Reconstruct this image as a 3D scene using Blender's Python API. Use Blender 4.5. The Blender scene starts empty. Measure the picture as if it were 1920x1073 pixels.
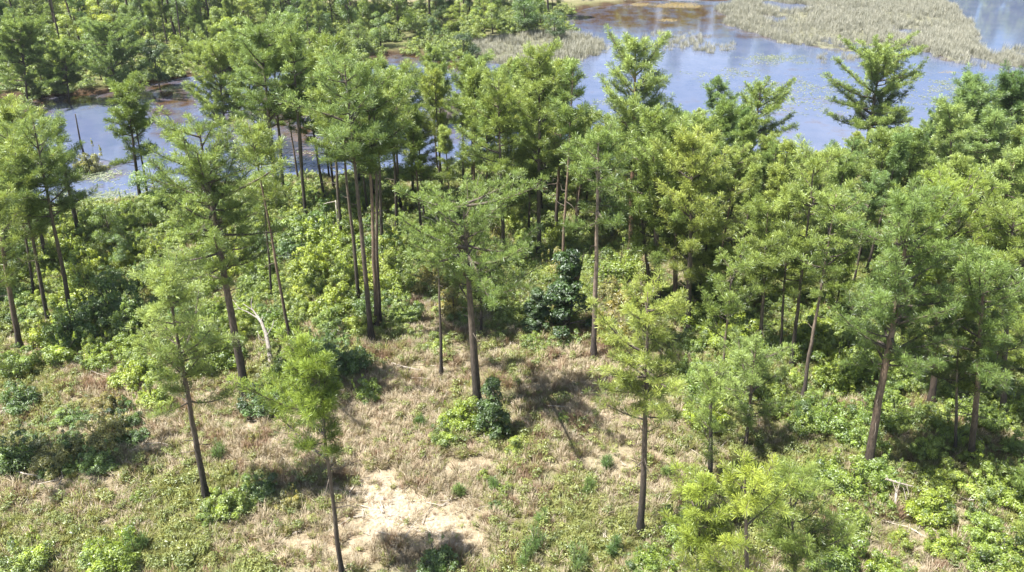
import bpy, math, random
import numpy as np
from mathutils import Vector, Matrix, Euler

# ------------------------------------------------------------------ camera, sky, sun
SC = bpy.context.scene
CAM_H = 30.0
PITCH = math.radians(29.0)
FPX = 1500.0                       # focal length in pixels of the 1920-wide photograph
cam_d = bpy.data.cameras.new('camera')
cam = bpy.data.objects.new('camera', cam_d)
SC.collection.objects.link(cam)
cam.location = (0, 0, CAM_H)
cam.rotation_euler = (math.radians(90) - PITCH, 0, 0)
cam_d.sensor_width = 36.0
cam_d.lens = 36.0 * FPX / 1920.0
cam_d.clip_start = 0.5
cam_d.clip_end = 4000
SC.camera = cam

SUN_DIR = Vector((-0.40, -0.10, 0.90)).normalized()      # towards the sun
sun_el = math.asin(SUN_DIR.z)
sun_rot = math.atan2(SUN_DIR.x, SUN_DIR.y)
w = bpy.data.worlds.new('World')
SC.world = w
w.use_nodes = True
wn = w.node_tree
bg = wn.nodes['Background']
sky = wn.nodes.new('ShaderNodeTexSky')
sky.sky_type = 'NISHITA'
sky.sun_disc = False
sky.sun_elevation = sun_el
sky.sun_rotation = sun_rot
sky.air_density = 1.0
sky.dust_density = 0.6
sky.ozone_density = 2.0
# light broken cloud over the whole sky
_tc = wn.nodes.new('ShaderNodeTexCoord'); _mp = wn.nodes.new('ShaderNodeMapping'); _mp.inputs['Scale'].default_value = (1.0, 1.0, 3.2)
_nz = wn.nodes.new('ShaderNodeTexNoise'); _nz.inputs['Scale'].default_value = 2.6; _nz.inputs['Detail'].default_value = 6; _nz.inputs['Roughness'].default_value = .55
_rp = wn.nodes.new('ShaderNodeValToRGB'); _rp.color_ramp.elements[0].position = .47; _rp.color_ramp.elements[1].position = .66
_rp.color_ramp.elements[1].color = (.75, .75, .75, 1)
_mx = wn.nodes.new('ShaderNodeMix'); _mx.data_type = 'RGBA'; _mx.inputs[7].default_value = (10.5, 11.0, 12.0, 1)
wn.links.new(_tc.outputs['Generated'], _mp.inputs[0]); wn.links.new(_mp.outputs[0], _nz.inputs['Vector']); wn.links.new(_nz.outputs['Fac'], _rp.inputs[0])
wn.links.new(_rp.outputs[0], _mx.inputs[0]); wn.links.new(sky.outputs['Color'], _mx.inputs[6]); wn.links.new(_mx.outputs[2], bg.inputs['Color'])
bg.inputs['Strength'].default_value = 0.062
sun_d = bpy.data.lights.new('sun', 'SUN')
sun_d.energy = 5.0
sun_d.angle = math.radians(0.53)
sun_d.color = (1.0, 0.95, 0.86)
sun = bpy.data.objects.new('sun', sun_d)
sun.rotation_euler = SUN_DIR.to_track_quat('Z', 'Y').to_euler()
SC.collection.objects.link(sun)
SC.view_settings.view_transform = 'Standard'
SC.view_settings.look = 'None'
SC.view_settings.gamma = 1.0
SC.view_settings.use_curve_mapping = False
SC.view_settings.exposure = 1.5
SC.render.engine = 'CYCLES'
SC.cycles.max_bounces = 6
SC.cycles.diffuse_bounces = 3
SC.cycles.glossy_bounces = 2
SC.cycles.transmission_bounces = 3
SC.cycles.transparent_max_bounces = 4
SC.cycles.use_denoising = True
SC.cycles.caustics_reflective = False
SC.cycles.caustics_refractive = False

rng = np.random.default_rng(7)
PI = math.pi
COL = SC.collection

# ------------------------------------------------------------------ pixel <-> place (where things stand)
_f = np.array([0, math.cos(PITCH), -math.sin(PITCH)])
_u = np.array([0, math.sin(PITCH), math.cos(PITCH)])
_r = np.array([1.0, 0, 0])
C0 = np.array([0, 0, CAM_H])

def ray(U, V):
    U = np.asarray(U, float); V = np.asarray(V, float)
    return (_f * FPX + np.multiply.outer(U - 960, _r) - np.multiply.outer(V - 536.5, _u))

def at0(U, V, z=0.0):
    d = ray(U, V)
    t = (z - CAM_H) / d[..., 2]
    return C0 + d * t[..., None]

def pix(P):
    q = np.asarray(P, float) - C0
    dz = q @ _f
    return 960 + FPX * (q @ _r) / dz, 536.5 - FPX * (q @ _u) / dz, dz

# ------------------------------------------------------------------ land and water masks
def inside(poly, X, Y):
    res = np.zeros(X.shape, bool)
    n = len(poly)
    for i in range(n):
        x1, y1 = poly[i]; x2, y2 = poly[(i + 1) % n]
        if y1 == y2: continue
        c = ((y1 > Y) != (y2 > Y)) & (X < (x2 - x1) * (Y - y1) / (y2 - y1) + x1)
        res ^= c
    return res

def wpoly(pts):
    a = np.array(pts, float)
    return at0(a[:, 0], a[:, 1])[:, :2]

POND = [(-300, 420), (-50, 400), (100, 392), (300, 385), (420, 358), (560, 338), (700, 318), (860, 308), (1000, 300), (1150, 303),
        (1300, 306), (1450, 300), (1560, 288), (1680, 270), (1800, 250), (1960, 225), (2300, 200), (2600, 100), (2300, 10), (1900, -12),
        (1600, -14), (1370, 2), (1240, 4), (1110, 14), (1065, 22), (1062, 60), (1040, 84), (960, 90), (890, 96), (878, 112),
        (800, 104), (745, 102), (700, 112), (640, 132), (520, 138), (420, 140), (330, 146), (295, 156), (180, 172), (90, 184), (-50, 192), (-300, 200)]
MARSH = [(1360, 12), (1352, 45), (1402, 56), (1440, 72), (1478, 92), (1560, 99), (1640, 102), (1696, 92), (1722, 96), (1765, 112), (1850, 135),
         (1925, 140), (2300, 150), (2300, 95), (1930, 98), (1840, 84), (1822, 70), (1826, 45), (1800, 15), (1760, -5), (1690, -14), (1380, -14)]
SPIT = [(878, 112), (884, 84), (960, 74), (1050, 70), (1090, 66), (1128, 84), (1130, 98), (1085, 112), (1070, 124), (1010, 132), (940, 124)]
GX0, GX1, GY0, GY1, GS = -300.0, 300.0, 10.0, 460.0, 0.75
gx = np.arange(GX0, GX1, GS); gy = np.arange(GY0, GY1, GS)
GXX, GYY = np.meshgrid(gx, gy)

def value_noise(X, Y, scale, seed):
    r = np.random.default_rng(seed).random((256, 256))
    x = X / scale; y = Y / scale
    xi = np.floor(x).astype(int); yi = np.floor(y).astype(int)
    fx = x - xi; fy = y - yi
    fx = fx * fx * (3 - 2 * fx); fy = fy * fy * (3 - 2 * fy)
    g = lambda a, b: r[(yi + b) % 256, (xi + a) % 256]
    return (g(0, 0) * (1 - fx) * (1 - fy) + g(1, 0) * fx * (1 - fy) + g(0, 1) * (1 - fx) * fy + g(1, 1) * fx * fy)

def fnoise(X, Y, scale, seed, octv=4):
    s = 0; a = 1; t = 0
    for k in range(octv):
        s = s + a * value_noise(X, Y, scale / 2 ** k, seed + k); t += a; a *= 0.5
    return s / t

_jx = (fnoise(GXX, GYY, 9, 11) - .5) * 6
_jy = (fnoise(GXX, GYY, 9, 31) - .5) * 9

def blur(m, n):
    for ax in (0, 1):
        for _ in range(2):
            c = np.cumsum(np.concatenate([np.repeat(m.take([0], ax), n + 1, ax), m, np.repeat(m.take([-1], ax), n, ax)], ax), ax)
            k = 2 * n + 1
            m = (c.take(range(k, c.shape[ax]), ax) - c.take(range(0, c.shape[ax] - k), ax)) / k
    return m

_pond = inside(wpoly(POND), GXX + _jx, GYY + _jy).astype(float)
_marsh = inside(wpoly(MARSH), GXX + _jx, GYY + _jy).astype(float)
_spit = inside(wpoly(SPIT), GXX + _jx * .6, GYY + _jy * .6).astype(float)
POND_M = blur(_pond, 2)
_ch = fnoise(GXX, GYY * .55, 11, 71); _marsh *= ~((_ch > .485) & (_ch < .515) & (fnoise(GXX, GYY, 30, 81) > .45)); _marsh *= fnoise(GXX, GYY * .6, 8, 91) > .29
MARSH_M = blur(np.maximum(_marsh, _spit), 1)

def samp(G, X, Y):
    x = np.clip((np.asarray(X, float) - GX0) / GS, 0, len(gx) - 1.001); y = np.clip((np.asarray(Y, float) - GY0) / GS, 0, len(gy) - 1.001)
    xi = x.astype(int); yi = y.astype(int); fx = x - xi; fy = y - yi
    return G[yi, xi] * (1 - fx) * (1 - fy) + G[yi, xi + 1] * fx * (1 - fy) + G[yi + 1, xi] * (1 - fx) * fy + G[yi + 1, xi + 1] * fx * fy

def height(X, Y):
    X = np.asarray(X, float); Y = np.asarray(Y, float)
    p = samp(POND_M, X, Y); m = samp(MARSH_M, X, Y)
    land = 0.45 + 0.5 * (fnoise(X, Y, 14, 3) - .5) + 0.10 * (fnoise(X, Y, 2.0, 5, 2) - .5)
    s = np.clip((p - .25) / .6, 0, 1); s = s * s * (3 - 2 * s)
    h = land * (1 - s) - 0.9 * s
    mh = 0.10 + 0.22 * (fnoise(X, Y, 7, 8) - .45)
    mm = np.clip((m - .3) / .4, 0, 1)
    return h * (1 - mm) + mh * mm

def ground(U, V):
    z = 0.3
    for _ in range(3):
        P = at0(np.float64(U), np.float64(V), z)
        z = float(height(P[0], P[1]))
    return np.array([P[0], P[1], z])

# ground cover fields, as ellipses laid where the photograph shows them (u, v, ru, rv, strength)
SAND = [(775, 978, 125, 46, .75), (700, 925, 70, 26, .8), (560, 1010, 60, 22, .6), (640, 1010, 60, 36, .35), (965, 663, 45, 9, .6), (1745, 1000, 95, 45, .5),
        (740, 700, 28, 14, .5), (640, 925, 46, 16, .7), (130, 905, 110, 26, .45), (280, 838, 60, 18, .45), (840, 1010, 80, 30, .5), (1180, 880, 60, 40, .35),
        (450, 800, 60, 14, .3), (1160, 790, 50, 18, .3), (60, 690, 40, 14, .3), (930, 985, 60, 30, .4)]
STRAW = [(745, 720, 110, 70, 1), (710, 830, 150, 80, 1), (760, 960, 240, 120, 1), (1070, 705, 140, 60, .9), (1130, 800, 160, 70, .9), (560, 840, 170, 45, .8),
         (270, 735, 130, 60, .8), (120, 655, 70, 40, .7), (240, 840, 120, 60, .8), (120, 920, 150, 50, .8), (520, 1000, 120, 60, .8), (800, 600, 70, 60, .6),
         (1700, 1010, 170, 80, .9), (1580, 930, 60, 60, .5), (990, 860, 200, 50, .45), (1190, 890, 110, 90, .8), (900, 660, 250, 50, .6), (400, 820, 150, 60, .6),
         (1180, 640, 120, 50, .4), (1100, 760, 160, 90, .7), (620, 640, 80, 30, .5), (480, 940, 60, 20, .4)]
GREEN = [(370, 905, 170, 55, .8), (850, 790, 90, 70, .6), (1060, 940, 190, 90, .65), (1180, 1010, 120, 70, .8), (90, 1010, 200, 60, .7), (1500, 900, 260, 160, .6),
         (60, 760, 80, 60, .6), (900, 700, 140, 50, .4), (1450, 760, 240, 150, .6)]

SAND = [(a, b, c, d, min(1.0, e * 1.15 + .08)) for a, b, c, d, e in SAND]
def blobs(L, U, V):
    o = np.zeros(U.shape)
    for (a, b, c, d, s) in L:
        q = ((U - a) / c) ** 2 + ((V - b) / d) ** 2
        o = np.maximum(o, s * np.clip(1.2 - q * .62, 0, 1))
    return o

def fields(X, Y):
    X = np.asarray(X, float); Y = np.asarray(Y, float)
    P = np.stack([X, Y, np.full(X.shape, .4)], -1)
    Yc = np.maximum(Y, 8)
    P[..., 1] = Yc
    U, V, D = pix(P)
    n = fnoise(X, Y, 3.0, 77) - .5
    n2 = fnoise(X, Y, 1.2, 97, 3) - .5
    U2 = U + n * 90; V2 = V + n2 * 60
    sand = np.clip(blobs(SAND, U2, V2) + n * .8 + n2 * .6, 0, 1) * (blobs(SAND, U2, V2) > .02)
    straw = np.clip(blobs(STRAW, U2, V2) + n * .7, 0, 1)
    green = np.clip(blobs(GREEN, U2, V2) + n2 * .5, 0, 1)
    return sand, straw, green, U, V

# ------------------------------------------------------------------ materials
def new_mat(name):
    m = bpy.data.materials.new(name); m.use_nodes = True
    nt = m.node_tree; nt.nodes.clear()
    out = nt.nodes.new('ShaderNodeOutputMaterial')
    return m, nt, out

def N(nt, kind, **kw):
    n = nt.nodes.new(kind)
    for k, v in kw.items():
        setattr(n, k, v)
    return n

def ramp(nt, fac, stops):
    r = N(nt, 'ShaderNodeValToRGB')
    e = r.color_ramp.elements
    while len(e) < len(stops): e.new(.5)
    for el, (p, c) in zip(e, stops):
        el.position = p; el.color = (*c, 1)
    nt.links.new(fac, r.inputs[0])
    return r.outputs[0]

def noise(nt, scale, detail=4, rough=.6, vec=None):
    n = N(nt, 'ShaderNodeTexNoise'); n.inputs['Scale'].default_value = scale
    n.inputs['Detail'].default_value = detail; n.inputs['Roughness'].default_value = rough
    if vec is not None: nt.links.new(vec, n.inputs['Vector'])
    return n.outputs['Fac']

def mixc(nt, fac, a, b, mode='MIX'):
    m = N(nt, 'ShaderNodeMix', data_type='RGBA', blend_type=mode)
    for s, v in ((0, fac), (6, a), (7, b)):
        if hasattr(v, 'links'): nt.links.new(v, m.inputs[s])
        elif s == 0: m.inputs[0].default_value = v
        else: m.inputs[s].default_value = (*v, 1)
    return m.outputs[2]

def math_n(nt, op, a, b=None, c=None):
    m = N(nt, 'ShaderNodeMath', operation=op)
    for i, v in enumerate((a, b, c)):
        if v is None: continue
        if hasattr(v, 'links'): nt.links.new(v, m.inputs[i])
        else: m.inputs[i].default_value = v
    return m.outputs[0]

def foliage_mat(name, dark, light, trans=.35, use_obj=True, gloss=.10, nmix=.6):
    m, nt, out = new_mat(name)
    at = N(nt, 'ShaderNodeAttribute', attribute_name='tint')
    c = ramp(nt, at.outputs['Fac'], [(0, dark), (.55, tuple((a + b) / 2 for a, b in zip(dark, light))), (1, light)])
    oi = N(nt, 'ShaderNodeObjectInfo')
    if use_obj:
        c = mixc(nt, 1.0, c, oi.outputs['Color'], 'MULTIPLY')
    v = math_n(nt, 'MULTIPLY_ADD', oi.outputs['Random'], .35, .82)
    hsv = N(nt, 'ShaderNodeHueSaturation'); nt.links.new(c, hsv.inputs['Color']); nt.links.new(v, hsv.inputs['Value'])
    hh = math_n(nt, 'MULTIPLY_ADD', oi.outputs['Random'], -.025, .512); nt.links.new(hh, hsv.inputs['Hue'])
    c = hsv.outputs['Color']
    # clump normal (stored in object space) blended with the leaf's own
    na = N(nt, 'ShaderNodeAttribute', attribute_name='nrm')
    vt = N(nt, 'ShaderNodeVectorTransform', vector_type='NORMAL', convert_from='OBJECT', convert_to='WORLD')
    nt.links.new(na.outputs['Vector'], vt.inputs[0])
    ge = N(nt, 'ShaderNodeNewGeometry')
    mx = N(nt, 'ShaderNodeMix', data_type='VECTOR'); mx.inputs[0].default_value = nmix
    nt.links.new(ge.outputs['Normal'], mx.inputs[4]); nt.links.new(vt.outputs[0], mx.inputs[5])
    nz = N(nt, 'ShaderNodeVectorMath', operation='NORMALIZE'); nt.links.new(mx.outputs[1], nz.inputs[0])
    d = N(nt, 'ShaderNodeBsdfDiffuse'); nt.links.new(c, d.inputs['Color']); nt.links.new(nz.outputs[0], d.inputs['Normal'])
    t = N(nt, 'ShaderNodeBsdfTranslucent')
    tc = mixc(nt, 1.0, c, (1.25, 1.15, .55), 'MULTIPLY'); nt.links.new(tc, t.inputs['Color'])
    ms = N(nt, 'ShaderNodeMixShader'); ms.inputs[0].default_value = trans
    nt.links.new(d.outputs[0], ms.inputs[1]); nt.links.new(t.outputs[0], ms.inputs[2])
    g = N(nt, 'ShaderNodeBsdfGlossy'); g.inputs['Roughness'].default_value = .45; g.inputs['Color'].default_value = (.9, .95, 1, 1)
    m2 = N(nt, 'ShaderNodeMixShader'); m2.inputs[0].default_value = gloss * .5
    nt.links.new(ms.outputs[0], m2.inputs[1]); nt.links.new(g.outputs[0], m2.inputs[2])
    nt.links.new(m2.outputs[0], out.inputs[0])
    return m

M = {}
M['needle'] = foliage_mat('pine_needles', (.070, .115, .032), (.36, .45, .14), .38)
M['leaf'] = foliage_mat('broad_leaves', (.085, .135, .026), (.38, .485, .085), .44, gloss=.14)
M['grass_straw'] = foliage_mat('dry_grass', (.29, .235, .155), (.57, .50, .375), .30, gloss=.05, nmix=.75)
M['grass_green'] = foliage_mat('green_grass', (.15, .175, .05), (.37, .375, .14), .35, gloss=.06, nmix=.75)
M['grass_rust'] = foliage_mat('rusty_grass', (.20, .13, .085), (.38, .28, .20), .30, gloss=.05, nmix=.75)
M['weed'] = foliage_mat('weed_leaves', (.15, .185, .048), (.36, .40, .12), .35)
M['reed'] = foliage_mat('reed_stalks', (.215, .215, .165), (.43, .43, .375), .25, gloss=.05, nmix=.6)
M['lily'] = foliage_mat('lily_leaves', (.10, .13, .06), (.27, .29, .19), .1, gloss=.25)

def bark_mat(name, low, high, zscale=.25):
    m, nt, out = new_mat(name)
    tc = N(nt, 'ShaderNodeTexCoord')
    mp = N(nt, 'ShaderNodeMapping'); mp.inputs['Scale'].default_value = (1, 1, .22)
    nt.links.new(tc.outputs['Object'], mp.inputs[0])
    n = noise(nt, 14, 5, .65, mp.outputs[0])
    n2 = noise(nt, 1.1, 3, .6, tc.outputs['Object'])
    sp = N(nt, 'ShaderNodeSeparateXYZ'); nt.links.new(tc.outputs['Object'], sp.inputs[0])
    zz = math_n(nt, 'MULTIPLY_ADD', n2, 4.0, -2.0)
    z = math_n(nt, 'MULTIPLY', math_n(nt, 'ADD', sp.outputs['Z'], zz), 1 / 9.0)
    base = ramp(nt, z, [(.1, low), (.75, high)])
    c = mixc(nt, 1.0, base, ramp(nt, n, [(.3, (.45, .45, .45)), (.65, (1.5, 1.45, 1.4))]), 'MULTIPLY')
    oi = N(nt, 'ShaderNodeObjectInfo')
    c = mixc(nt, 1.0, c, oi.outputs['Color'], 'MULTIPLY')
    b = N(nt, 'ShaderNodeBsdfPrincipled'); nt.links.new(c, b.inputs['Base Color']); b.inputs['Roughness'].default_value = .9
    bp = N(nt, 'ShaderNodeBump'); bp.inputs['Strength'].default_value = .8; bp.inputs['Distance'].default_value = .03
    nt.links.new(n, bp.inputs['Height']); nt.links.new(bp.outputs[0], b.inputs['Normal'])
    nt.links.new(b.outputs[0], out.inputs[0])
    return m
M['bark'] = bark_mat('pine_bark', (.030, .026, .024), (.13, .105, .085))
M['twig'] = bark_mat('branch_bark', (.10, .085, .07), (.13, .11, .09))
M['dead'] = bark_mat('bleached_wood', (.38, .35, .31), (.5, .47, .42))

def ground_mat():
    m, nt, out = new_mat('forest_floor')
    tc = N(nt, 'ShaderNodeTexCoord')
    at = lambda k: N(nt, 'ShaderNodeAttribute', attribute_name=k).outputs['Fac']
    v = tc.outputs['Object']
    nf = noise(nt, 7.0, 6, .7, v); nm = noise(nt, 1.1, 5, .65, v); nl = noise(nt, .25, 4, .6, v); nx = noise(nt, 26.0, 4, .7, v)
    litter = ramp(nt, nf, [(.28, (.12, .095, .06)), (.5, (.22, .18, .12)), (.72, (.33, .27, .19))])
    grn = ramp(nt, nm, [(.3, (.06, .075, .025)), (.7, (.14, .16, .055))])
    straw = ramp(nt, nf, [(.3, (.22, .175, .12)), (.55, (.36, .295, .215)), (.75, (.46, .39, .30))])
    sand = ramp(nt, nx, [(.25, (.36, .295, .25)), (.5, (.48, .42, .37)), (.8, (.66, .62, .57))])
    mud = ramp(nt, nm, [(.3, (.03, .022, .014)), (.7, (.08, .05, .03))])
    f1 = math_n(nt, 'MULTIPLY', math_n(nt, 'SUBTRACT', nl, .38), 4.0)
    c = mixc(nt, f1, litter, grn)
    c = mixc(nt, at('straw'), c, straw)
    c = mixc(nt, math_n(nt, 'MULTIPLY', at('green'), .6), c, grn)
    sf = math_n(nt, 'MULTIPLY', math_n(nt, 'ADD', at('sand'), math_n(nt, 'ADD', math_n(nt, 'MULTIPLY_ADD', nf, 2.6, -2.15), math_n(nt, 'MULTIPLY_ADD', nm, 1.6, -.7))), 1.0)
    sf = N(nt, 'ShaderNodeClamp').outputs[0] if False else math_n(nt, 'MINIMUM', math_n(nt, 'MAXIMUM', sf, 0.0), 1.0)
    sf = math_n(nt, 'MULTIPLY', sf, math_n(nt, 'MINIMUM', math_n(nt, 'MULTIPLY', at('sand'), 5.0), 1.0))
    c = mixc(nt, sf, c, sand)
    c = mixc(nt, at('wet'), c, mud)
    c = mixc(nt, at('marsh'), c, ramp(nt, nm, [(.3, (.07, .075, .045)), (.5, (.15, .15, .10)), (.7, (.23, .22, .165))]))
    b = N(nt, 'ShaderNodeBsdfPrincipled'); nt.links.new(c, b.inputs['Base Color']); b.inputs['Roughness'].default_value = .95
    b.inputs['Specular IOR Level'].default_value = .15
    bp = N(nt, 'ShaderNodeBump'); bp.inputs['Strength'].default_value = .9; bp.inputs['Distance'].default_value = .12
    nt.links.new(nf, bp.inputs['Height']); nt.links.new(bp.outputs[0], b.inputs['Normal'])
    nt.links.new(b.outputs[0], out.inputs[0])
    return m

def water_mat():
    m, nt, out = new_mat('pond_water')
    tc = N(nt, 'ShaderNodeTexCoord'); v = tc.outputs['Object']
    at = lambda k: N(nt, 'ShaderNodeAttribute', attribute_name=k).outputs['Fac']
    nm = noise(nt, .30, 5, .65, v); nf = noise(nt, 2.2, 5, .7, v)
    deep = ramp(nt, nm, [(.3, (.068, .092, .165)), (.7, (.105, .125, .20))])  # open-water colour with the sky's blue reflection painted in
    brown = ramp(nt, nf, [(.3, (.030, .018, .011)), (.55, (.070, .040, .022)), (.8, (.14, .080, .038))])
    matc = ramp(nt, nf, [(.3, (.10, .085, .03)), (.55, (.20, .15, .055)), (.8, (.30, .19, .08))])
    bf = math_n(nt, 'MINIMUM', math_n(nt, 'MAXIMUM', math_n(nt, 'MULTIPLY', math_n(nt, 'ADD', at('brown'), math_n(nt, 'MULTIPLY_ADD', nm, 2.4, -1.5)), 1.3), 0.0), 1.0)
    c = mixc(nt, bf, deep, brown)
    mf = math_n(nt, 'MINIMUM', math_n(nt, 'MAXIMUM', math_n(nt, 'MULTIPLY', math_n(nt, 'ADD', at('mat'), math_n(nt, 'MULTIPLY_ADD', nf, 2.6, -1.95)), 2.2), 0.0), 1.0)
    c = mixc(nt, mf, c, matc)
    b = N(nt, 'ShaderNodeBsdfPrincipled'); nt.links.new(c, b.inputs['Base Color'])
    b.inputs['IOR'].default_value = 1.45
    r = math_n(nt, 'MULTIPLY_ADD', mf, .5, .04); nt.links.new(r, b.inputs['Roughness'])
    w1 = noise(nt, 1.6, 3, .6, v)
    bp = N(nt, 'ShaderNodeBump'); bp.inputs['Strength'].default_value = .25; bp.inputs['Distance'].default_value = .05
    nt.links.new(w1, bp.inputs['Height']); nt.links.new(bp.outputs[0], b.inputs['Normal'])
    nt.links.new(b.outputs[0], out.inputs[0])
    return m
M['ground'] = ground_mat()
M['water'] = water_mat()

# ------------------------------------------------------------------ mesh buffers
class Buf:
    def __init__(s):
        s.v = []; s.t = []; s.n = []; s.c = []; s.k = 0
    def add(s, V, T, nrm=None, tint=None):
        V = np.asarray(V, float).reshape(-1, 3)
        s.v.append(V); s.t.append(np.asarray(T, int).reshape(-1, 3) + s.k); s.k += len(V)
        s.n.append(np.zeros((len(V), 3)) + (nrm if nrm is not None else (0, 0, 1)))
        s.c.append(np.zeros(len(V)) + (tint if tint is not None else .5))
    def tube(s, pts, rad, sides=6, cap=False):
        pts = np.asarray(pts, float); rad = np.asarray(rad, float); n = len(pts)
        d = np.gradient(pts, axis=0); d /= np.linalg.norm(d, axis=1)[:, None] + 1e-9
        a = np.where(np.abs(d[:, 2:3]) > .9, np.array([[1., 0, 0]]), np.array([[0, 0, 1.]]))
        x = np.cross(d, a); x /= np.linalg.norm(x, axis=1)[:, None] + 1e-9
        y = np.cross(d, x)
        th = np.arange(sides) * 2 * PI / sides
        ring = pts[:, None, :] + rad[:, None, None] * (np.cos(th)[None, :, None] * x[:, None, :] + np.sin(th)[None, :, None] * y[:, None, :])
        V = ring.reshape(-1, 3)
        i = np.arange(n - 1)[:, None] * sides; j = np.arange(sides)[None, :]; j2 = (j + 1) % sides
        A = i + j; B = i + j2; Cc = i + sides + j2; D = i + sides + j
        T = np.concatenate([np.stack([A, B, Cc], -1).reshape(-1, 3), np.stack([A, Cc, D], -1).reshape(-1, 3)])
        if cap:
            V = np.concatenate([V, pts[-1:]]); k = len(V) - 1; o = (n - 1) * sides
            T = np.concatenate([T, np.array([[o + q, o + (q + 1) % sides, k] for q in range(sides)])])
        s.add(V, T)
    def mesh(s, name, mat, smooth=False, attrs=True):
        V = np.concatenate(s.v); T = np.concatenate(s.t)
        me = bpy.data.meshes.new(name)
        me.vertices.add(len(V)); me.vertices.foreach_set('co', V.astype(np.float32).ravel())
        me.loops.add(len(T) * 3); me.loops.foreach_set('vertex_index', T.astype(np.int32).ravel())
        me.polygons.add(len(T)); me.polygons.foreach_set('loop_start', np.arange(0, len(T) * 3, 3, dtype=np.int32))
        try: me.polygons.foreach_set('loop_total', np.full(len(T), 3, np.int32))
        except Exception: pass
        me.polygons.foreach_set('use_smooth', np.full(len(T), smooth))
        me.update(calc_edges=True)
        if attrs:
            a = me.attributes.new('nrm', 'FLOAT_VECTOR', 'POINT'); a.data.foreach_set('vector', np.concatenate(s.n).astype(np.float32).ravel())
            a = me.attributes.new('tint', 'FLOAT', 'POINT'); a.data.foreach_set('value', np.concatenate(s.c).astype(np.float32))
        me.materials.append(mat)
        return me

def unit(v):
    return v / (np.linalg.norm(v, axis=-1, keepdims=True) + 1e-9)

def add_needles(buf, P, D, r, count, length, width, clump_c, tint):
    """tufts of needles: P positions (n,3), D directions (n,3); each needle a thin triangle"""
    n = len(P)
    rnd = unit(r.normal(size=(n, count, 3)))
    d = unit(D[:, None, :] * .85 + rnd * 1.0 + np.array([0, 0, .10]))
    root = P[:, None, :] - D[:, None, :] * (r.random((n, count, 1)) * .28 * length * 1.4)
    L = length * (.75 + .4 * r.random((n, count, 1)))
    side = unit(np.cross(d, unit(r.normal(size=(n, count, 3)))))
    w = width * .5
    tip = root + d * L; tip[..., 2] -= L[..., 0] * .06
    V = np.stack([root, tip + side * w, tip - side * w * (.2 + .8 * r.random((n, count, 1)))], 2)           # n,count,3,3
    k = np.arange(n * count)[:, None] * 3
    T = k + np.array([[0, 1, 2]])
    nr = unit(d * .6 + unit(P - clump_c)[:, None, :] * .7 + np.array([0, 0, .35]))
    nr = np.repeat(nr[:, :, None, :], 3, 2)
    tn = np.clip(tint[:, None] + (r.random((n, count)) - .5) * .5, 0, 1)
    tn = np.repeat(tn[:, :, None], 3, 2)
    buf.add(V.reshape(-1, 3), T, nr.reshape(-1, 3), tn.ravel())

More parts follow.
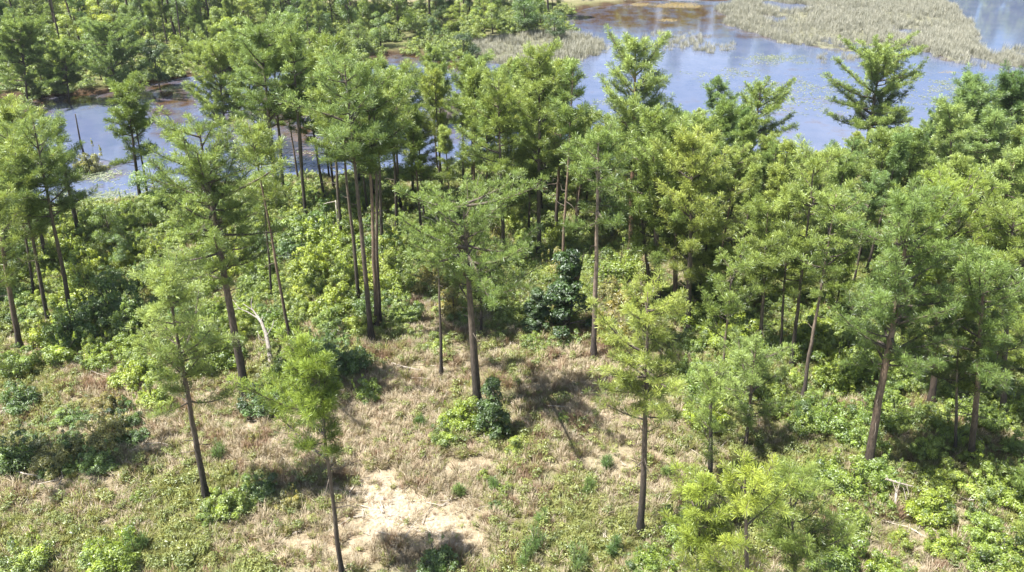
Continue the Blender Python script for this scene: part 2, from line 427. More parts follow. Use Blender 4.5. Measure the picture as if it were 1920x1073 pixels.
def pine_meshes(seed, H, cb, R, tr, lean=(0, 0), dens=1.0, flat=0.0, needle=.33, ncount=20, bow=.0, dead_low=3, shape='oval', nwid=.030, side_bias=None, tuftmul=1.0):
    """trunk, branches and needles of one pine in its own space; H height, cb crown base, R crown radius"""
    r = np.random.default_rng(seed)
    n = 14
    z = np.linspace(0, 1, n)
    path = np.stack([lean[0] * z + bow * np.sin(z * PI) + np.cumsum(r.normal(0, .012, n)) * H * .12, lean[1] * z + np.cumsum(r.normal(0, .012, n)) * H * .12, z * H], 1)
    path[:, :2] -= path[0, :2]
    corr = (np.array(lean) - path[-1, :2])
    path[:, :2] += corr * z[:, None]
    rad = tr * (1.0 - .80 * z ** 1.15); rad[0] *= 1.7; rad[-1] = .02
    tb = Buf(); tb.tube(path, rad, 8, True)
    at = lambda h: np.array([np.interp(h, path[:, 2], path[:, i]) for i in range(3)])
    bb = Buf(); fb = Buf()
    CL = H - cb
    nb = int(max(9, CL * 4.6 * dens))
    tp = []; td = []; tc = []
    zs = cb + CL * (np.sort(r.random(nb)) ** .92) * .97
    a0 = r.random() * 6.28
    az = np.cumsum(np.full(nb, 2.399) + r.normal(0, .5, nb))
    for i in range(nb):
        t = (zs[i] - cb) / CL
        if shape == 'oval': pr = math.sin(PI * (t * .66 + .26)) ** .75
        elif shape == 'cone': pr = 1.0 - .78 * t
        elif shape == 'flat': pr = min(1, .35 + t * 1.1) * (1 if t < .85 else .7)
        elif shape == 'round': pr = math.sin(PI * (t * .62 + .24)) ** .6
        else: pr = .6 + .4 * math.sin(PI * t)
        L = max(.35, R * pr * r.uniform(.35, 1.2) * (1 + .22 * math.sin(a0 + az[i]) ) * (1 + .18 * math.sin(zs[i] * 2.3 + a0)))
        a = az[i]
        if side_bias is not None:
            L *= 1 + .45 * math.cos(a - side_bias)
        el = math.radians(12 + 34 * t ** 1.2) + r.normal(0, .30)
        el = min(el, math.asin(min(.95, max(.03, (H + .35 - zs[i]) / (L * 1.15)))))
        h = np.array([math.cos(a), math.sin(a), 0]); hs = np.array([-h[1], h[0], 0])
        sag = r.uniform(.0, .55)
        s = np.linspace(0, 1, 5)[:, None]
        p0 = at(zs[i])
        bend = r.normal(0, .12)
        pts = p0 + h * (L * math.cos(el) * s) + np.array([0, 0, 1]) * (L * math.sin(el) * s + L * sag * (s * s - .5 * s)) + hs * (bend * L * s * s)
        br = .022 + .018 * L
        bb.tube(pts, br * (1 - .8 * s[:, 0]), 4)
        m = int(4 + L * 4.4 * tuftmul)
        for q in range(m):
            sq = .22 + .78 * (q + r.random() * .7) / m if q < m - 1 else 1.0
            bp = pts[0] + (pts[-1] - pts[0]) * sq
            bp = np.array([np.interp(sq, s[:, 0], pts[:, k]) for k in range(3)])
            side = (1 if (q % 2) else -1) * r.uniform(.3, 1.1) * (1.15 - sq)
            dr = unit(h * .7 + hs * side * 1.3 + np.array([0, 0, r.uniform(.0, 1.15)]))
            tl = r.uniform(.22, .70) * (1.25 - .45 * sq) * min(1.3, .6 + L * .25)
            e = bp + dr * tl
            bb.tube(np.array([bp, e]), [.014, .008], 3)
            up = unit(dr + np.array([0, 0, .55]))
            tp.append(e); td.append(up); tc.append(bp)
            if r.random() < .75:
                tp.append(bp + dr * tl * .4 + r.normal(0, .06, 3)); td.append(unit(dr * .5 + np.array([0, 0, .9]) + r.normal(0, .3, 3))); tc.append(bp)
    # leader tufts
    for q in range(5):
        tp.append(at(H - .12 * q) + r.normal(0, .05, 3)); td.append(unit(np.array([0, 0, 1.]) + r.normal(0, .25, 3))); tc.append(at(H - .5))
    for q in range(dead_low):
        zq = cb - r.uniform(.2, max(.4, min(4.0, cb * .45))); a = r.random() * 2 * PI; L = r.uniform(.4, 1.5)
        p0 = at(max(1.0, zq)); h = np.array([math.cos(a), math.sin(a), r.uniform(-.25, .3)])
        bb.tube(np.array([p0, p0 + h * L * .55 + r.normal(0, .06, 3), p0 + h * L + r.normal(0, .12, 3)]), [.03, .02, .008], 4)
    tp = np.array(tp); td = np.array(td); tc = np.array(tc)
    cc = at(cb + CL * .45)
    add_needles(fb, tp, td, r, ncount, needle, nwid, cc, np.clip(.5 + r.normal(0, .22, len(tp)) + .25 * (tp[:, 2] - cb) / CL - .1, 0, 1))  # tint lightens up the crown, painting in its sunlit top
    return tb.mesh('trunk', M['bark'], True), bb.mesh('branches', M['twig'], True), fb.mesh('crown', M['needle'])

def leaf_cloud(buf, r, lobes, nleaf, size, tint_shift=0.0):
    """broad leaves scattered through lobes (c, radii)"""
    vol = np.array([l[1][0] * l[1][1] + l[1][1] * l[1][2] for l in lobes]); cnt = (vol / vol.sum() * nleaf).astype(int)
    for (c, rd), k in zip(lobes, cnt):
        if k < 3: continue
        c = np.array(c); rd = np.array(rd)
        d = unit(r.normal(size=(k, 3))); d[:, 2] = np.where(d[:, 2] < -.35, -d[:, 2], d[:, 2])
        sub = np.sin(d[:, 0] * 7 + c[0] * 9) * np.sin(d[:, 1] * 7 + c[1] * 5) * np.sin(d[:, 2] * 6)
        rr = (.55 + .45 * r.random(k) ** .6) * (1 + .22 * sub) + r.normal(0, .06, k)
        P = c + d * rd * rr[:, None]
        nrm = unit(d / rd * rd.mean() + r.normal(0, .45, (k, 3)) + np.array([0, 0, .35]))
        a = unit(np.cross(nrm, unit(r.normal(size=(k, 3))))); b = np.cross(nrm, a)
        s = size * (.6 + .8 * r.random((k, 1)))
        V = np.stack([P - a * s, P + b * s * .42 + nrm * s * .12, P + a * s, P - b * s * .42 + nrm * s * .12], 1)
        kk = np.arange(k)[:, None] * 4
        T = np.concatenate([kk + np.array([[0, 1, 2]]), kk + np.array([[0, 2, 3]])])
        lobe_t = r.normal(0, .20)
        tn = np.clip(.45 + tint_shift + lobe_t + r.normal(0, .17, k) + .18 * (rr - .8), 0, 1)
        NR = unit(d * .8 + np.array([0, 0, .3]) + r.normal(0, .2, (k, 3)))
        buf.add(V.reshape(-1, 3), T, np.repeat(NR, 4, 0), np.repeat(tn, 4))

def shrub_meshes(seed, w=1.0, h=1.4, nleaf=1500, size=.085, nl=9):
    r = np.random.default_rng(seed)
    lobes = []; sb = Buf()
    sq = r.uniform(.6, 1.0); ca = r.random() * PI
    for i in range(nl * 2):
        a = r.random() * 2 * PI; q = (r.random() ** .6) * w * .95
        ex = math.cos(a) * q; ey = math.sin(a) * q * sq
        x = ex * math.cos(ca) - ey * math.sin(ca); y = ex * math.sin(ca) + ey * math.cos(ca)
        z = h * (.12 + r.uniform(.1, 1.05) * (1 - .55 * (q / w) ** 2) * r.uniform(.45, 1.0))
        rr = w * r.uniform(.10, .27)
        lobes.append(((x, y, z), (rr, rr, rr * r.uniform(.6, 1.1))))
        if i % 2 == 0:
            sb.tube(np.array([[x * .1, y * .1, -.08], [x * .5, y * .5, z * .6], [x, y, z]]), [.025, .016, .006], 4)
    lobes.append(((0, 0, h * .22), (w * .75, w * .7, h * .24)))
    for i in range(7):                      # long shoots
        a = r.random() * 2 * PI; q = w * r.uniform(.2, 1.0); z = h * r.uniform(.5, 1.2) * (1.1 - .5 * q / w)
        p = np.array([math.cos(a) * q, math.sin(a) * q, z])
        lobes.append((tuple(p), (w * .07, w * .07, h * r.uniform(.10, .2))))
        sb.tube(np.array([p * .3, p]), [.014, .005], 3)
    fb = Buf(); leaf_cloud(fb, r, lobes, nleaf, size)
    return sb.mesh('stem', M['twig'], True), fb.mesh('foliage', M['leaf'])

def broadleaf_meshes(seed, H=9.0, R=2.6, nleaf=3800, size=.17, cone=False):
    r = np.random.default_rng(seed)
    tb = Buf(); fb = Buf(); bb = Buf()
    top = np.array([r.normal(0, .3), r.normal(0, .3), H * .92])
    z = np.linspace(0, 1, 8)[:, None]
    path = top * z + np.concatenate([r.normal(0, .06, (8, 2)), np.zeros((8, 1))], 1) * H * .1 * np.sin(z * PI)
    tb.tube(path, .017 * H * (1 - .85 * z[:, 0]), 7)
    lobes = []
    for i in range(20 if not cone else 44):
        t = r.random()
        zz = H * ((.10 if cone else .22) + (.84 if cone else .72) * t)
        rad = R * ((1 - .85 * t) if cone else math.sin(PI * (.18 + .7 * t)))
        a = r.random() * 2 * PI; q = rad * math.sqrt(r.random()) * .85
        c = np.array([math.cos(a) * q, math.sin(a) * q, zz]); s = R * r.uniform(.22, .40) * (.75 if cone else 1)
        lobes.append((tuple(c), (s, s, s * r.uniform(.65, 1.1))))
        p0 = np.array([np.interp(zz * .75, path[:, 2], path[:, k]) for k in range(3)])
        bb.tube(np.array([p0, (p0 + c) / 2 + np.array([0, 0, .1]), c]), [.012 * H * .5, .03, .012], 4)
    leaf_cloud(fb, r, lobes, nleaf, size)
    return tb.mesh('trunk', M['bark'], True), bb.mesh('branches', M['twig'], True), fb.mesh('crown', M['leaf'])

# ------------------------------------------------------------------ things
def tag(o, label=None, cat=None, group=None, kind=None):
    if label: o['label'] = label
    if cat: o['category'] = cat
    if group: o['group'] = group
    if kind: o['kind'] = kind
    return o

def root(name, P, label=None, cat=None, group=None, rz=0.0, sc=1.0):
    o = bpy.data.objects.new(name, None); COL.objects.link(o)
    o.empty_display_size = .3
    o.location = tuple(P); o.rotation_euler = (0, 0, rz)
    o.scale = (sc, sc, sc) if np.isscalar(sc) else sc
    return tag(o, label, cat, group)

def part(name, me, parent, color=(1, 1, 1)):
    o = bpy.data.objects.new(name, me); COL.objects.link(o); o.parent = parent
    o.color = (*color, 1)
    return o

TINT = {
    'y': ((1.06, 1.06, .76), 'yellow-green'),
    'g': ((.96, 1.02, .82), 'mid-green'),
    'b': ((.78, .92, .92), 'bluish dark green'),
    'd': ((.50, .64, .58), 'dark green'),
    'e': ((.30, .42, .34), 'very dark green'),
    'p': ((1.16, 1.20, 1.12), 'pale green'),
    'v': ((1.22, 1.20, .62), 'vivid yellow-green'),
    'r': ((1.15, .80, .95), 'brownish'),
    's': ((1.25, .95, 1.45), 'greyish'),
}
BARKT = {'k': (1, 1, 1), 'l': (2.0, 1.95, 1.95), 'm': (1.6, 1.45, 1.35), 'r': (2.1, 1.6, 1.35)}

LAND = []          # landmarks: (u, v, short name)
SPOTS = []         # where trunks stand (x, y)

def hero_pine(bu, bv, tu, tv, cw, cbv, tint, bark, label, short=None, shape='oval', dens=1.0, tr=None, seed=None, **kw):
    B = ground(bu, bv)
    # top: the point on the top ray at the depth of the foot
    d = ray(np.float64(tu), np.float64(tv)); t = (B[1] - C0[1]) / d[1]; T = C0 + d * t
    H = T[2] - B[2]
    dcb = ray(np.float64(tu), np.float64(cbv)); tcb = (B[1] - C0[1]) / dcb[1]; cb = max(1.0, (C0 + dcb * tcb)[2] - B[2])
    _, _, dep = pix((B + T) / 2)
    R = max(.7, cw * dep / FPX / 2)
    lean = (T[0] - B[0], 0.0)
    seed = seed if seed is not None else int(bu * 7 + bv)
    near = dep < 48
    me = pine_meshes(seed, H, max(.8, cb - R * .12), R * .95, (tr or (.045 + .0105 * H)) * .92, lean, dens, shape=shape, needle=.29 if near else .36,
                     ncount=int(36 * min(1.7, max(.8, 40 / dep))), nwid=.00056 * dep + .002, **kw)
    o = root('pine_tree', B, label, 'pine tree', 'pines standing as landmarks')
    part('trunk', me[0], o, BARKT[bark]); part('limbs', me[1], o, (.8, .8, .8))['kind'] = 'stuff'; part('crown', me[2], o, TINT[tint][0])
    SPOTS.append((B[0], B[1]))
    if short: LAND.append((tu, (tv + cbv) / 2, short))
    return o

# ------------------------------------------------------------------ ground sheet, water sheet
def grid_axis(a, b, n, c, k):
    """samples from a to b, denser round c"""
    t = np.linspace(-1, 1, n)
    s = np.sinh(k * t) / np.sinh(k)
    return np.where(s < 0, c + s * (c - a), c + s * (b - c))

def sheet(name, xs, ys, zf, attrs, mat):
    X, Y = np.meshgrid(xs, ys); Z = zf(X, Y)
    V = np.stack([X, Y, Z], -1).reshape(-1, 3)
    nx, ny = len(xs), len(ys)
    i = np.arange(ny - 1)[:, None] * nx + np.arange(nx - 1)[None, :]
    F = np.stack([i, i + 1, i + nx + 1, i + nx], -1).reshape(-1, 4)
    me = bpy.data.meshes.new(name)
    me.vertices.add(len(V)); me.vertices.foreach_set('co', V.astype(np.float32).ravel())
    me.loops.add(len(F) * 4); me.loops.foreach_set('vertex_index', F.astype(np.int32).ravel())
    me.polygons.add(len(F)); me.polygons.foreach_set('loop_start', np.arange(0, len(F) * 4, 4, dtype=np.int32))
    me.polygons.foreach_set('use_smooth', np.full(len(F), True))
    me.update(calc_edges=True)
    for k, fn in attrs.items():
        a = me.attributes.new(k, 'FLOAT', 'POINT'); a.data.foreach_set('value', fn(X, Y).astype(np.float32).ravel())
    me.materials.append(mat)
    o = bpy.data.objects.new(name, me); COL.objects.link(o); o['kind'] = 'structure'
    return o

xs = grid_axis(-2200, 2200, 420, 0, 5.2); ys = grid_axis(-300, 3000, 460, 45, 4.6)
_fld = {}
def fld(X, Y, k):
    if 'f' not in _fld: _fld['f'] = fields(X, Y)
    return _fld['f'][k]
far_straw = lambda X, Y: np.clip((Y - 175) / 10, 0, 1) * np.clip((X + 60) / 20, 0, 1) * np.clip((260 - Y) / 20, 0, 1)
sheet('ground', xs, ys, lambda X, Y: height(X, Y), {
    'sand': lambda X, Y: fld(X, Y, 0), 'straw': lambda X, Y: np.maximum(fld(X, Y, 1), far_straw(X, Y)), 'green': lambda X, Y: np.maximum(fld(X, Y, 2), np.clip((Y - 55) / 15, 0, 1) * .95 * (1 - far_straw(X, Y))),
    'wet': lambda X, Y: np.clip((samp(POND_M, X, Y) - .02) * 5, 0, 1),
    'marsh': lambda X, Y: np.clip(samp(MARSH_M, X, Y) * 1.3, 0, 1)}, M['ground'])

BROWN = [(20, 205, 80, 30, 1), (150, 182, 110, 20, .9), (310, 185, 60, 40, .9), (330, 230, 50, 40, .6), (560, 255, 60, 60, .9), (600, 290, 50, 40, .7), (520, 220, 90, 40, .7),  # brown shallows; blobs along the far shores also paint in tree reflections
         (745, 108, 60, 14, 1), (690, 116, 40, 14, .8), (850, 115, 50, 22, 1), (840, 215, 50, 45, 1), (800, 180, 40, 30, .6), (1230, 30, 190, 28, .95), (1330, 55, 60, 18, .6), (175, 325, 50, 22, .7),
         (1410, 62, 40, 14, .7), (245, 295, 24, 20, .5), (1540, 190, 240, 80, .22), (1640, 120, 60, 12, .5), (240, 330, 120, 50, .25), (430, 240, 60, 50, .6)]
MAT = [(1250, 38, 26, 4, 1), (1272, 10, 46, 6, 1), (1200, 8, 26, 4, 1), (1365, 46, 18, 5, .9), (1440, 120, 30, 8, .55), (1475, 135, 20, 6, .5), (1780, 135, 28, 4, .9), (1820, 150, 24, 4, .6),
       (1565, 142, 10, 4, .8), (1555, 128, 24, 3, .7), (175, 325, 36, 10, .7), (1400, 140, 40, 10, .4), (1130, 44, 30, 3, .5), (1240, 25, 20, 3, .7), (1350, 152, 40, 9, .45),
       (1180, 76, 14, 2, .7), (450, 228, 30, 8, .9), (1640, 165, 40, 8, .3), (1060, 180, 40, 8, .3), (880, 130, 30, 6, .5)]
_wf = {}
def wfld(X, Y, k):
    if not _wf:
        P = np.stack([X, Y, np.zeros(X.shape)], -1); U, V, D = pix(P)
        n = fnoise(X, Y, 6, 55) - .5
        U2 = U + n * 40; V2 = V + (fnoise(X, Y, 5, 66) - .5) * 16 * np.clip(60 / (D + 1), .2, 1.0)
        _wf['b'] = blobs(BROWN, U2, V2); _wf['m'] = blobs(MAT, U2, V2)
    return _wf[k]
wxs = np.linspace(-280, 420, 420); wys = 42 + (np.linspace(0, 1, 300) ** 1.3) * 400
sheet('pond_water', wxs, wys, lambda X, Y: np.zeros(X.shape), {
    'brown': lambda X, Y: np.maximum(wfld(X, Y, 'b'), np.clip(samp(MARSH_M, X, Y), 0, 1) * .8), 'mat': lambda X, Y: wfld(X, Y, 'm')}, M['water'])

# ------------------------------------------------------------------ landmark pines (foot u,v; tip u,v; crown width px; crown foot v)
HP = hero_pine
HP(388, 940, 308, 500, 175, 755, 'p', 'k', 'pale-crowned slender pine with a leaning dark bare trunk in the open left foreground', 'leaning foreground pine', dens=1.2, shape='oval')
HP(643, 1085, 592, 672, 225, 850, 'v', 'k', 'small open-crowned pine with lopsided tufts above the white sand patch', 'small pine by the sand', dens=1.35, tuftmul=1.5, shape='cone', side_bias=PI, dead_low=6, tr=.13)
HP(462, 742, 372, 235, 250, 525, 'g', 'k', 'largest pine of the left side, thick dark trunk and broad dense crown', 'large left pine', dens=1.5, tr=.30, shape='oval', dead_low=6)
HP(897, 768, 868, 375, 290, 555, 'g', 'k', 'thick-trunked pine in the middle of the clearing edge with a dark evergreen at its foot', 'central thick-trunked pine', dens=1.3, tr=.29, shape='round', dead_low=8)
HP(828, 705, 820, 430, 76, 520, 'y', 'k', 'thin pole-like pine with a sparse small crown beside the clearing', 'thin pole-like pine', dens=.45, tr=.12)
HP(1113, 672, 1122, 255, 150, 420, 'g', 'l', 'pale-barked straight pine right of the dark evergreen, dark at its foot', 'pale-barked straight pine', dens=.9, tr=.20, dead_low=8)
HP(1200, 1003, 1214, 548, 205, 785, 'y', 'k', 'yellowish pine with a bare dark trunk right of the clearing', 'yellowish clearing pine', dens=1.2, tr=.19, dead_low=6)
HP(1332, 920, 1332, 705, 120, 832, 'g', 'k', 'young pine with a short black trunk on the right of the clearing', 'short black-trunked pine', dens=.8, tr=.17)
HP(1397, 842, 1418, 640, 165, 800, 'p', 'm', 'round bushy pine with long soft tufts right of the clearing', 'round bushy pine', dens=1.0, tr=.12)
HP(1350, 755, 1372, 500, 135, 632, 'y', 'l', 'small pine on a thin whitish forked stem', 'whitish-stemmed pine', dens=.8, tr=.11, dead_low=7)
HP(1627, 885, 1712, 385, 260, 700, 'g', 'm', 'tall right-hand pine whose grey trunk leans right beside deep shade', 'leaning grey-trunked pine', dens=1.4, tr=.27, dead_low=5)
HP(1505, 748, 1568, 365, 150, 550, 'g', 'l', 'pine with a thin light grey trunk leaning right', 'light grey leaning pine', dens=1.0, tr=.14)
HP(1484, 690, 1528, 300, 140, 495, 'g', 'k', 'pine with a thin black trunk leaning right over bright bushes', 'black leaning pine', dens=1.0, tr=.15)
HP(1462, 672, 1482, 360, 110, 540, 'g', 'k', 'slim pine with a dark trunk left of the black leaning pine', dens=.9, tr=.11)
HP(1424, 662, 1440, 385, 130, 570, 'y', 'l', 'pine on a split light and dark trunk among bright bushes', 'split-trunked pine', dens=.9, tr=.15)
HP(1290, 622, 1300, 260, 170, 520, 'y', 'k', 'dense pine on a stout dark trunk before a dark leafy bush', 'stout dark pine', dens=1.3, tr=.24)
HP(1266, 596, 1268, 240, 130, 480, 'g', 'm', 'pine with a furrowed grey trunk left of the stout dark pine', dens=1.1, tr=.21)
HP(1234, 582, 1226, 215, 150, 480, 'g', 'l', 'pine with the thickest pale furrowed trunk of the right stand', 'furrowed pale pine', dens=1.1, tr=.28)
HP(1223, 575, 1190, 300, 110, 470, 'y', 'k', 'dark-trunked pine pressed against the furrowed pale pine', dens=.9, tr=.17)
HP(1182, 482, 1192, 85, 155, 285, 'p', 'r', 'tall round-crowned pine standing out against the open water', 'round-crowned waterside pine', dens=1.5, tr=.26, shape='round')
HP(1051, 590, 1075, 118, 60, 300, 'g', 'm', 'very tall thin pine with a narrow crown reaching over the water', 'tall narrow pine', dens=.8, tr=.13)
HP(1010, 482, 1012, 90, 130, 330, 'g', 'k', 'tall mid-green pine behind the dark evergreen', dens=1.2, tr=.20)
HP(945, 497, 935, 150, 130, 400, 'y', 'k', 'yellow-green pine behind the central thick-trunked pine', dens=1.1, tr=.18)
HP(902, 632, 903, 430, 80, 580, 'g', 'k', 'small shaded pine just behind the central thick-trunked pine', dens=.8, tr=.11)
# cluster left of centre
HP(697, 642, 645, 112, 165, 310, 'p', 'k', 'front pine of the close row of five straight dark trunks', 'row of straight trunks', dens=1.1, tr=.20)
HP(706, 620, 690, 125, 150, 320, 'g', 'm', 'second pine of the close row, lighter bark halfway up', dens=1.0, tr=.17)
HP(712, 612, 700, 150, 110, 310, 'g', 'k', 'pine at the right end of the close row of straight trunks', dens=1.0, tr=.16)
HP(674, 570, 628, 120, 150, 300, 'g', 'k', 'darkest thin pine at the left of the close row of trunks', dens=1.0, tr=.16)
HP(718, 482, 706, 180, 110, 340, 'p', 'k', 'pine standing alone behind the close row of trunks', dens=1.0, tr=.17)
HP(640, 458, 612, 75, 110, 250, 'y', 'k', 'tall yellow-tipped pine behind the bright thicket', dens=1.1, tr=.16)
HP(546, 648, 468, 235, 105, 395, 'g', 'm', 'long-stemmed pine with a reddish bare trunk left of the close row', 'long-stemmed reddish pine', dens=.7, tr=.13, dead_low=6)
HP(510, 562, 484, 245, 90, 420, 'g', 'k', 'thin black-stemmed pine right of the large left pine', dens=.7, tr=.10)
HP(524, 402, 487, 55, 190, 225, 'p', 'k', 'broad-topped pine with a thick black trunk at the water edge', 'broad-topped waterside pine', dens=1.2, tr=.27, shape='round')
HP(534, 384, 512, 90, 120, 230, 'g', 'k', 'pine close behind the broad-topped waterside pine', dens=1.0, tr=.20)
HP(574, 412, 545, 60, 110, 205, 'p', 'k', 'pine right of the broad-topped waterside pine, trunk bare over the pond', dens=1.0, tr=.18)
HP(568, 360, 555, 90, 100, 220, 'g', 'k', 'thinnest of the pines grouped on the left pond edge', dens=1.0, tr=.13)
HP(486, 330, 458, 70, 150, 215, 'g', 'k', 'pine at the left of the waterside group, foot in the pond edge', dens=1.1, tr=.18)
HP(430, 300, 405, 90, 170, 235, 'g', 'k', 'spreading pine in front of the far bank with fine dark twigs', dens=1.4, tr=.15, shape='round')
HP(264, 382, 236, 155, 105, 300, 'y', 'k', 'twin-stemmed looking pine standing before the open left pond', 'lone pond pine', dens=1.1, tr=.19, dead_low=6)
HP(279, 377, 248, 200, 70, 280, 'g', 'k', 'slighter companion leaning behind the lone pond pine', dens=.7, tr=.13)
HP(150, 445, 100, 225, 90, 370, 'p', 'k', 'pine at the left pond edge with a thick black foot', dens=1.0, tr=.22)
HP(136, 602, 60, 215, 150, 420, 'p', 'k', 'pale pine near the left side with a long dark leaning trunk', 'pale left-side pine', dens=1.1, tr=.18)
HP(92, 607, 22, 260, 130, 450, 'g', 'k', 'mid-green pine left of the pale left-side pine', dens=1.1, tr=.16)
HP(66, 562, 12, 240, 110, 430, 'p', 'k', 'thin pine tucked behind the two left-side pines', dens=.9, tr=.12)
HP(38, 657, -10, 370, 110, 540, 'g', 'm', 'grey-trunked pine at the left margin above a leafy bush', dens=1.0, tr=.22)
HP(-50, 890, -118, 440, 240, 720, 'g', 'k', 'pine at the left margin whose crown shades the scrub', dens=1.4, tr=.25)
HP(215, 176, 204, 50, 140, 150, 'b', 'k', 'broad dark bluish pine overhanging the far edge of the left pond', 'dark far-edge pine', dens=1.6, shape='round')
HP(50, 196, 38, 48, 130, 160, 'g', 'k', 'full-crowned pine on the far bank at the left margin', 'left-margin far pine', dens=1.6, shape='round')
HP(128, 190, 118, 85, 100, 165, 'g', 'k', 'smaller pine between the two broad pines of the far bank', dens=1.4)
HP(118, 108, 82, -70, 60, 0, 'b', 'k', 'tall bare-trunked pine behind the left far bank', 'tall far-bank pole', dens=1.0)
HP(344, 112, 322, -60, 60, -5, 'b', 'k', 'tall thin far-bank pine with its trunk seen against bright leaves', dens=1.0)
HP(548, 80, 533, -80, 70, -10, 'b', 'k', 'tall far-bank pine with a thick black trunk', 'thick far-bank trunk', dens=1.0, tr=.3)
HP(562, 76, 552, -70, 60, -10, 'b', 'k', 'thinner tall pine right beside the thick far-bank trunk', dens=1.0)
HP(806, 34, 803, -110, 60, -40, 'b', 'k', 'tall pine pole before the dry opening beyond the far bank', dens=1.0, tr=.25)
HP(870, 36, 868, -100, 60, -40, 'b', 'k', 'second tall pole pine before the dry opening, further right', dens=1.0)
# waterside and right edge
HP(1620, 300, 1655, 95, 165, 238, 'g', 'k', 'open-branched waterside pine with pale dead lower limbs', 'open-branched waterside pine', dens=1.6, tr=.26, shape='round', dead_low=12)
HP(1400, 330, 1428, 160, 130, 280, 'g', 'm', 'bluish waterside pine with a rounded dense crown', dens=1.1, tr=.20)
HP(1342, 330, 1345, 150, 60, 250, 'b', 'k', 'little pine tip showing against the blue water', dens=.9, tr=.12)
HP(815, 248, 812, 92, 90, 205, 'g', 'k', 'pine with a black trunk standing before the brown shallows', 'brown-shallows pine', dens=1.0, tr=.15)
HP(1840, 420, 1822, 150, 130, 300, 'b', 'k', 'dark bluish pine near the right pond edge', 'dark right-edge pine', dens=1.3, tr=.2)
HP(1890, 410, 1900, 138, 110, 300, 'd', 'k', 'darkest pine at the right margin beside the water', dens=1.3, tr=.2)
HP(1790, 480, 1780, 200, 120, 380, 'p', 's' if False else 'l', 'pale grey-green pine left of the dark right-edge pine', dens=1.0, tr=.16)
HP(1745, 760, 1775, 350, 210, 600, 'v', 'm', 'vivid yellow-green pine rising above the right stand', 'vivid right pine', dens=1.4, tr=.22)
HP(1690, 700, 1700, 440, 150, 620, 'g', 'k', 'pine crowding the left side of the vivid right pine', dens=1.2, tr=.17)
HP(1820, 870, 1850, 480, 190, 700, 'g', 'm', 'tall pine over the deep shade near the right margin', 'pine over deep shade', dens=1.3, tr=.2, dead_low=8)
HP(1790, 850, 1800, 560, 130, 720, 'y', 'l', 'thin pale-stemmed pine in the deep shade', dens=.8, tr=.1, dead_low=8)
HP(1880, 790, 1900, 400, 170, 640, 'y', 'k', 'yellow-green pine on the right margin', dens=1.2, tr=.2)
HP(1410, 1320, 1395, 850, 310, 1150, 'v', 'k', 'near yellow-tufted pine top rising at the bottom right', 'near yellow pine top', dens=.6, tr=.14, shape='cone', tuftmul=.9)
HP(1300, 1160, 1318, 905, 130, 1080, 'v', 'k', 'little yellow pine left of the near yellow pine top', dens=1.1, tr=.1)
HP(1500, 1230, 1480, 900, 140, 1100, 'y', 'k', 'slender yellowish pine right of the near yellow pine top', dens=1.2, tr=.12)

# ------------------------------------------------------------------ stands of pines behind and between
N_VAR = 18
VAR = []
for i in range(N_VAR):
    r = np.random.default_rng(900 + i)
    H = 13.0
    cb = H * r.uniform(.34, .56)
    VAR.append(pine_meshes(1000 + i, H, cb, r.uniform(1.35, 2.25), .14, (r.normal(0, .3), r.normal(0, .3)), dens=r.uniform(.75, 1.4), needle=.36, ncount=28, nwid=.040,
                           shape=['oval', 'round', 'oval', 'cone'][i % 4], dead_low=5))
YOUNG = []
for i in range(4):
    r = np.random.default_rng(940 + i)
    YOUNG.append(pine_meshes(1100 + i, 6.5, 1.0, r.uniform(1.5, 1.9), .09, (0, 0), dens=1.2, needle=.36, ncount=30, nwid=.045, shape='cone', dead_low=0))

PENDING = []       # things whose label is written once all stand: (obj, kind words, u, v, look, group-phrase)

def scatter(region, n, mind, seed, avoid=True, tries=60):
    """feet inside a pixel polygon, spaced in metres"""
    r = np.random.default_rng(seed)
    poly = wpoly(region); x0, y0 = poly.min(0); x1, y1 = poly.max(0)
    out = []
    pts = list(SPOTS) if avoid else []
    for _ in range(n * tries):
        if len(out) >= n: break
        x = r.uniform(x0, x1); y = r.uniform(y0, y1)
        if not inside(poly, np.array([x]), np.array([y]))[0]: continue
        if samp(POND_M, x, y) > .35 and samp(MARSH_M, x, y) < .5: continue
        if any((x - a) ** 2 + (y - b) ** 2 < mind * mind for a, b in pts): continue
        pts.append((x, y)); out.append((x, y))
    return out

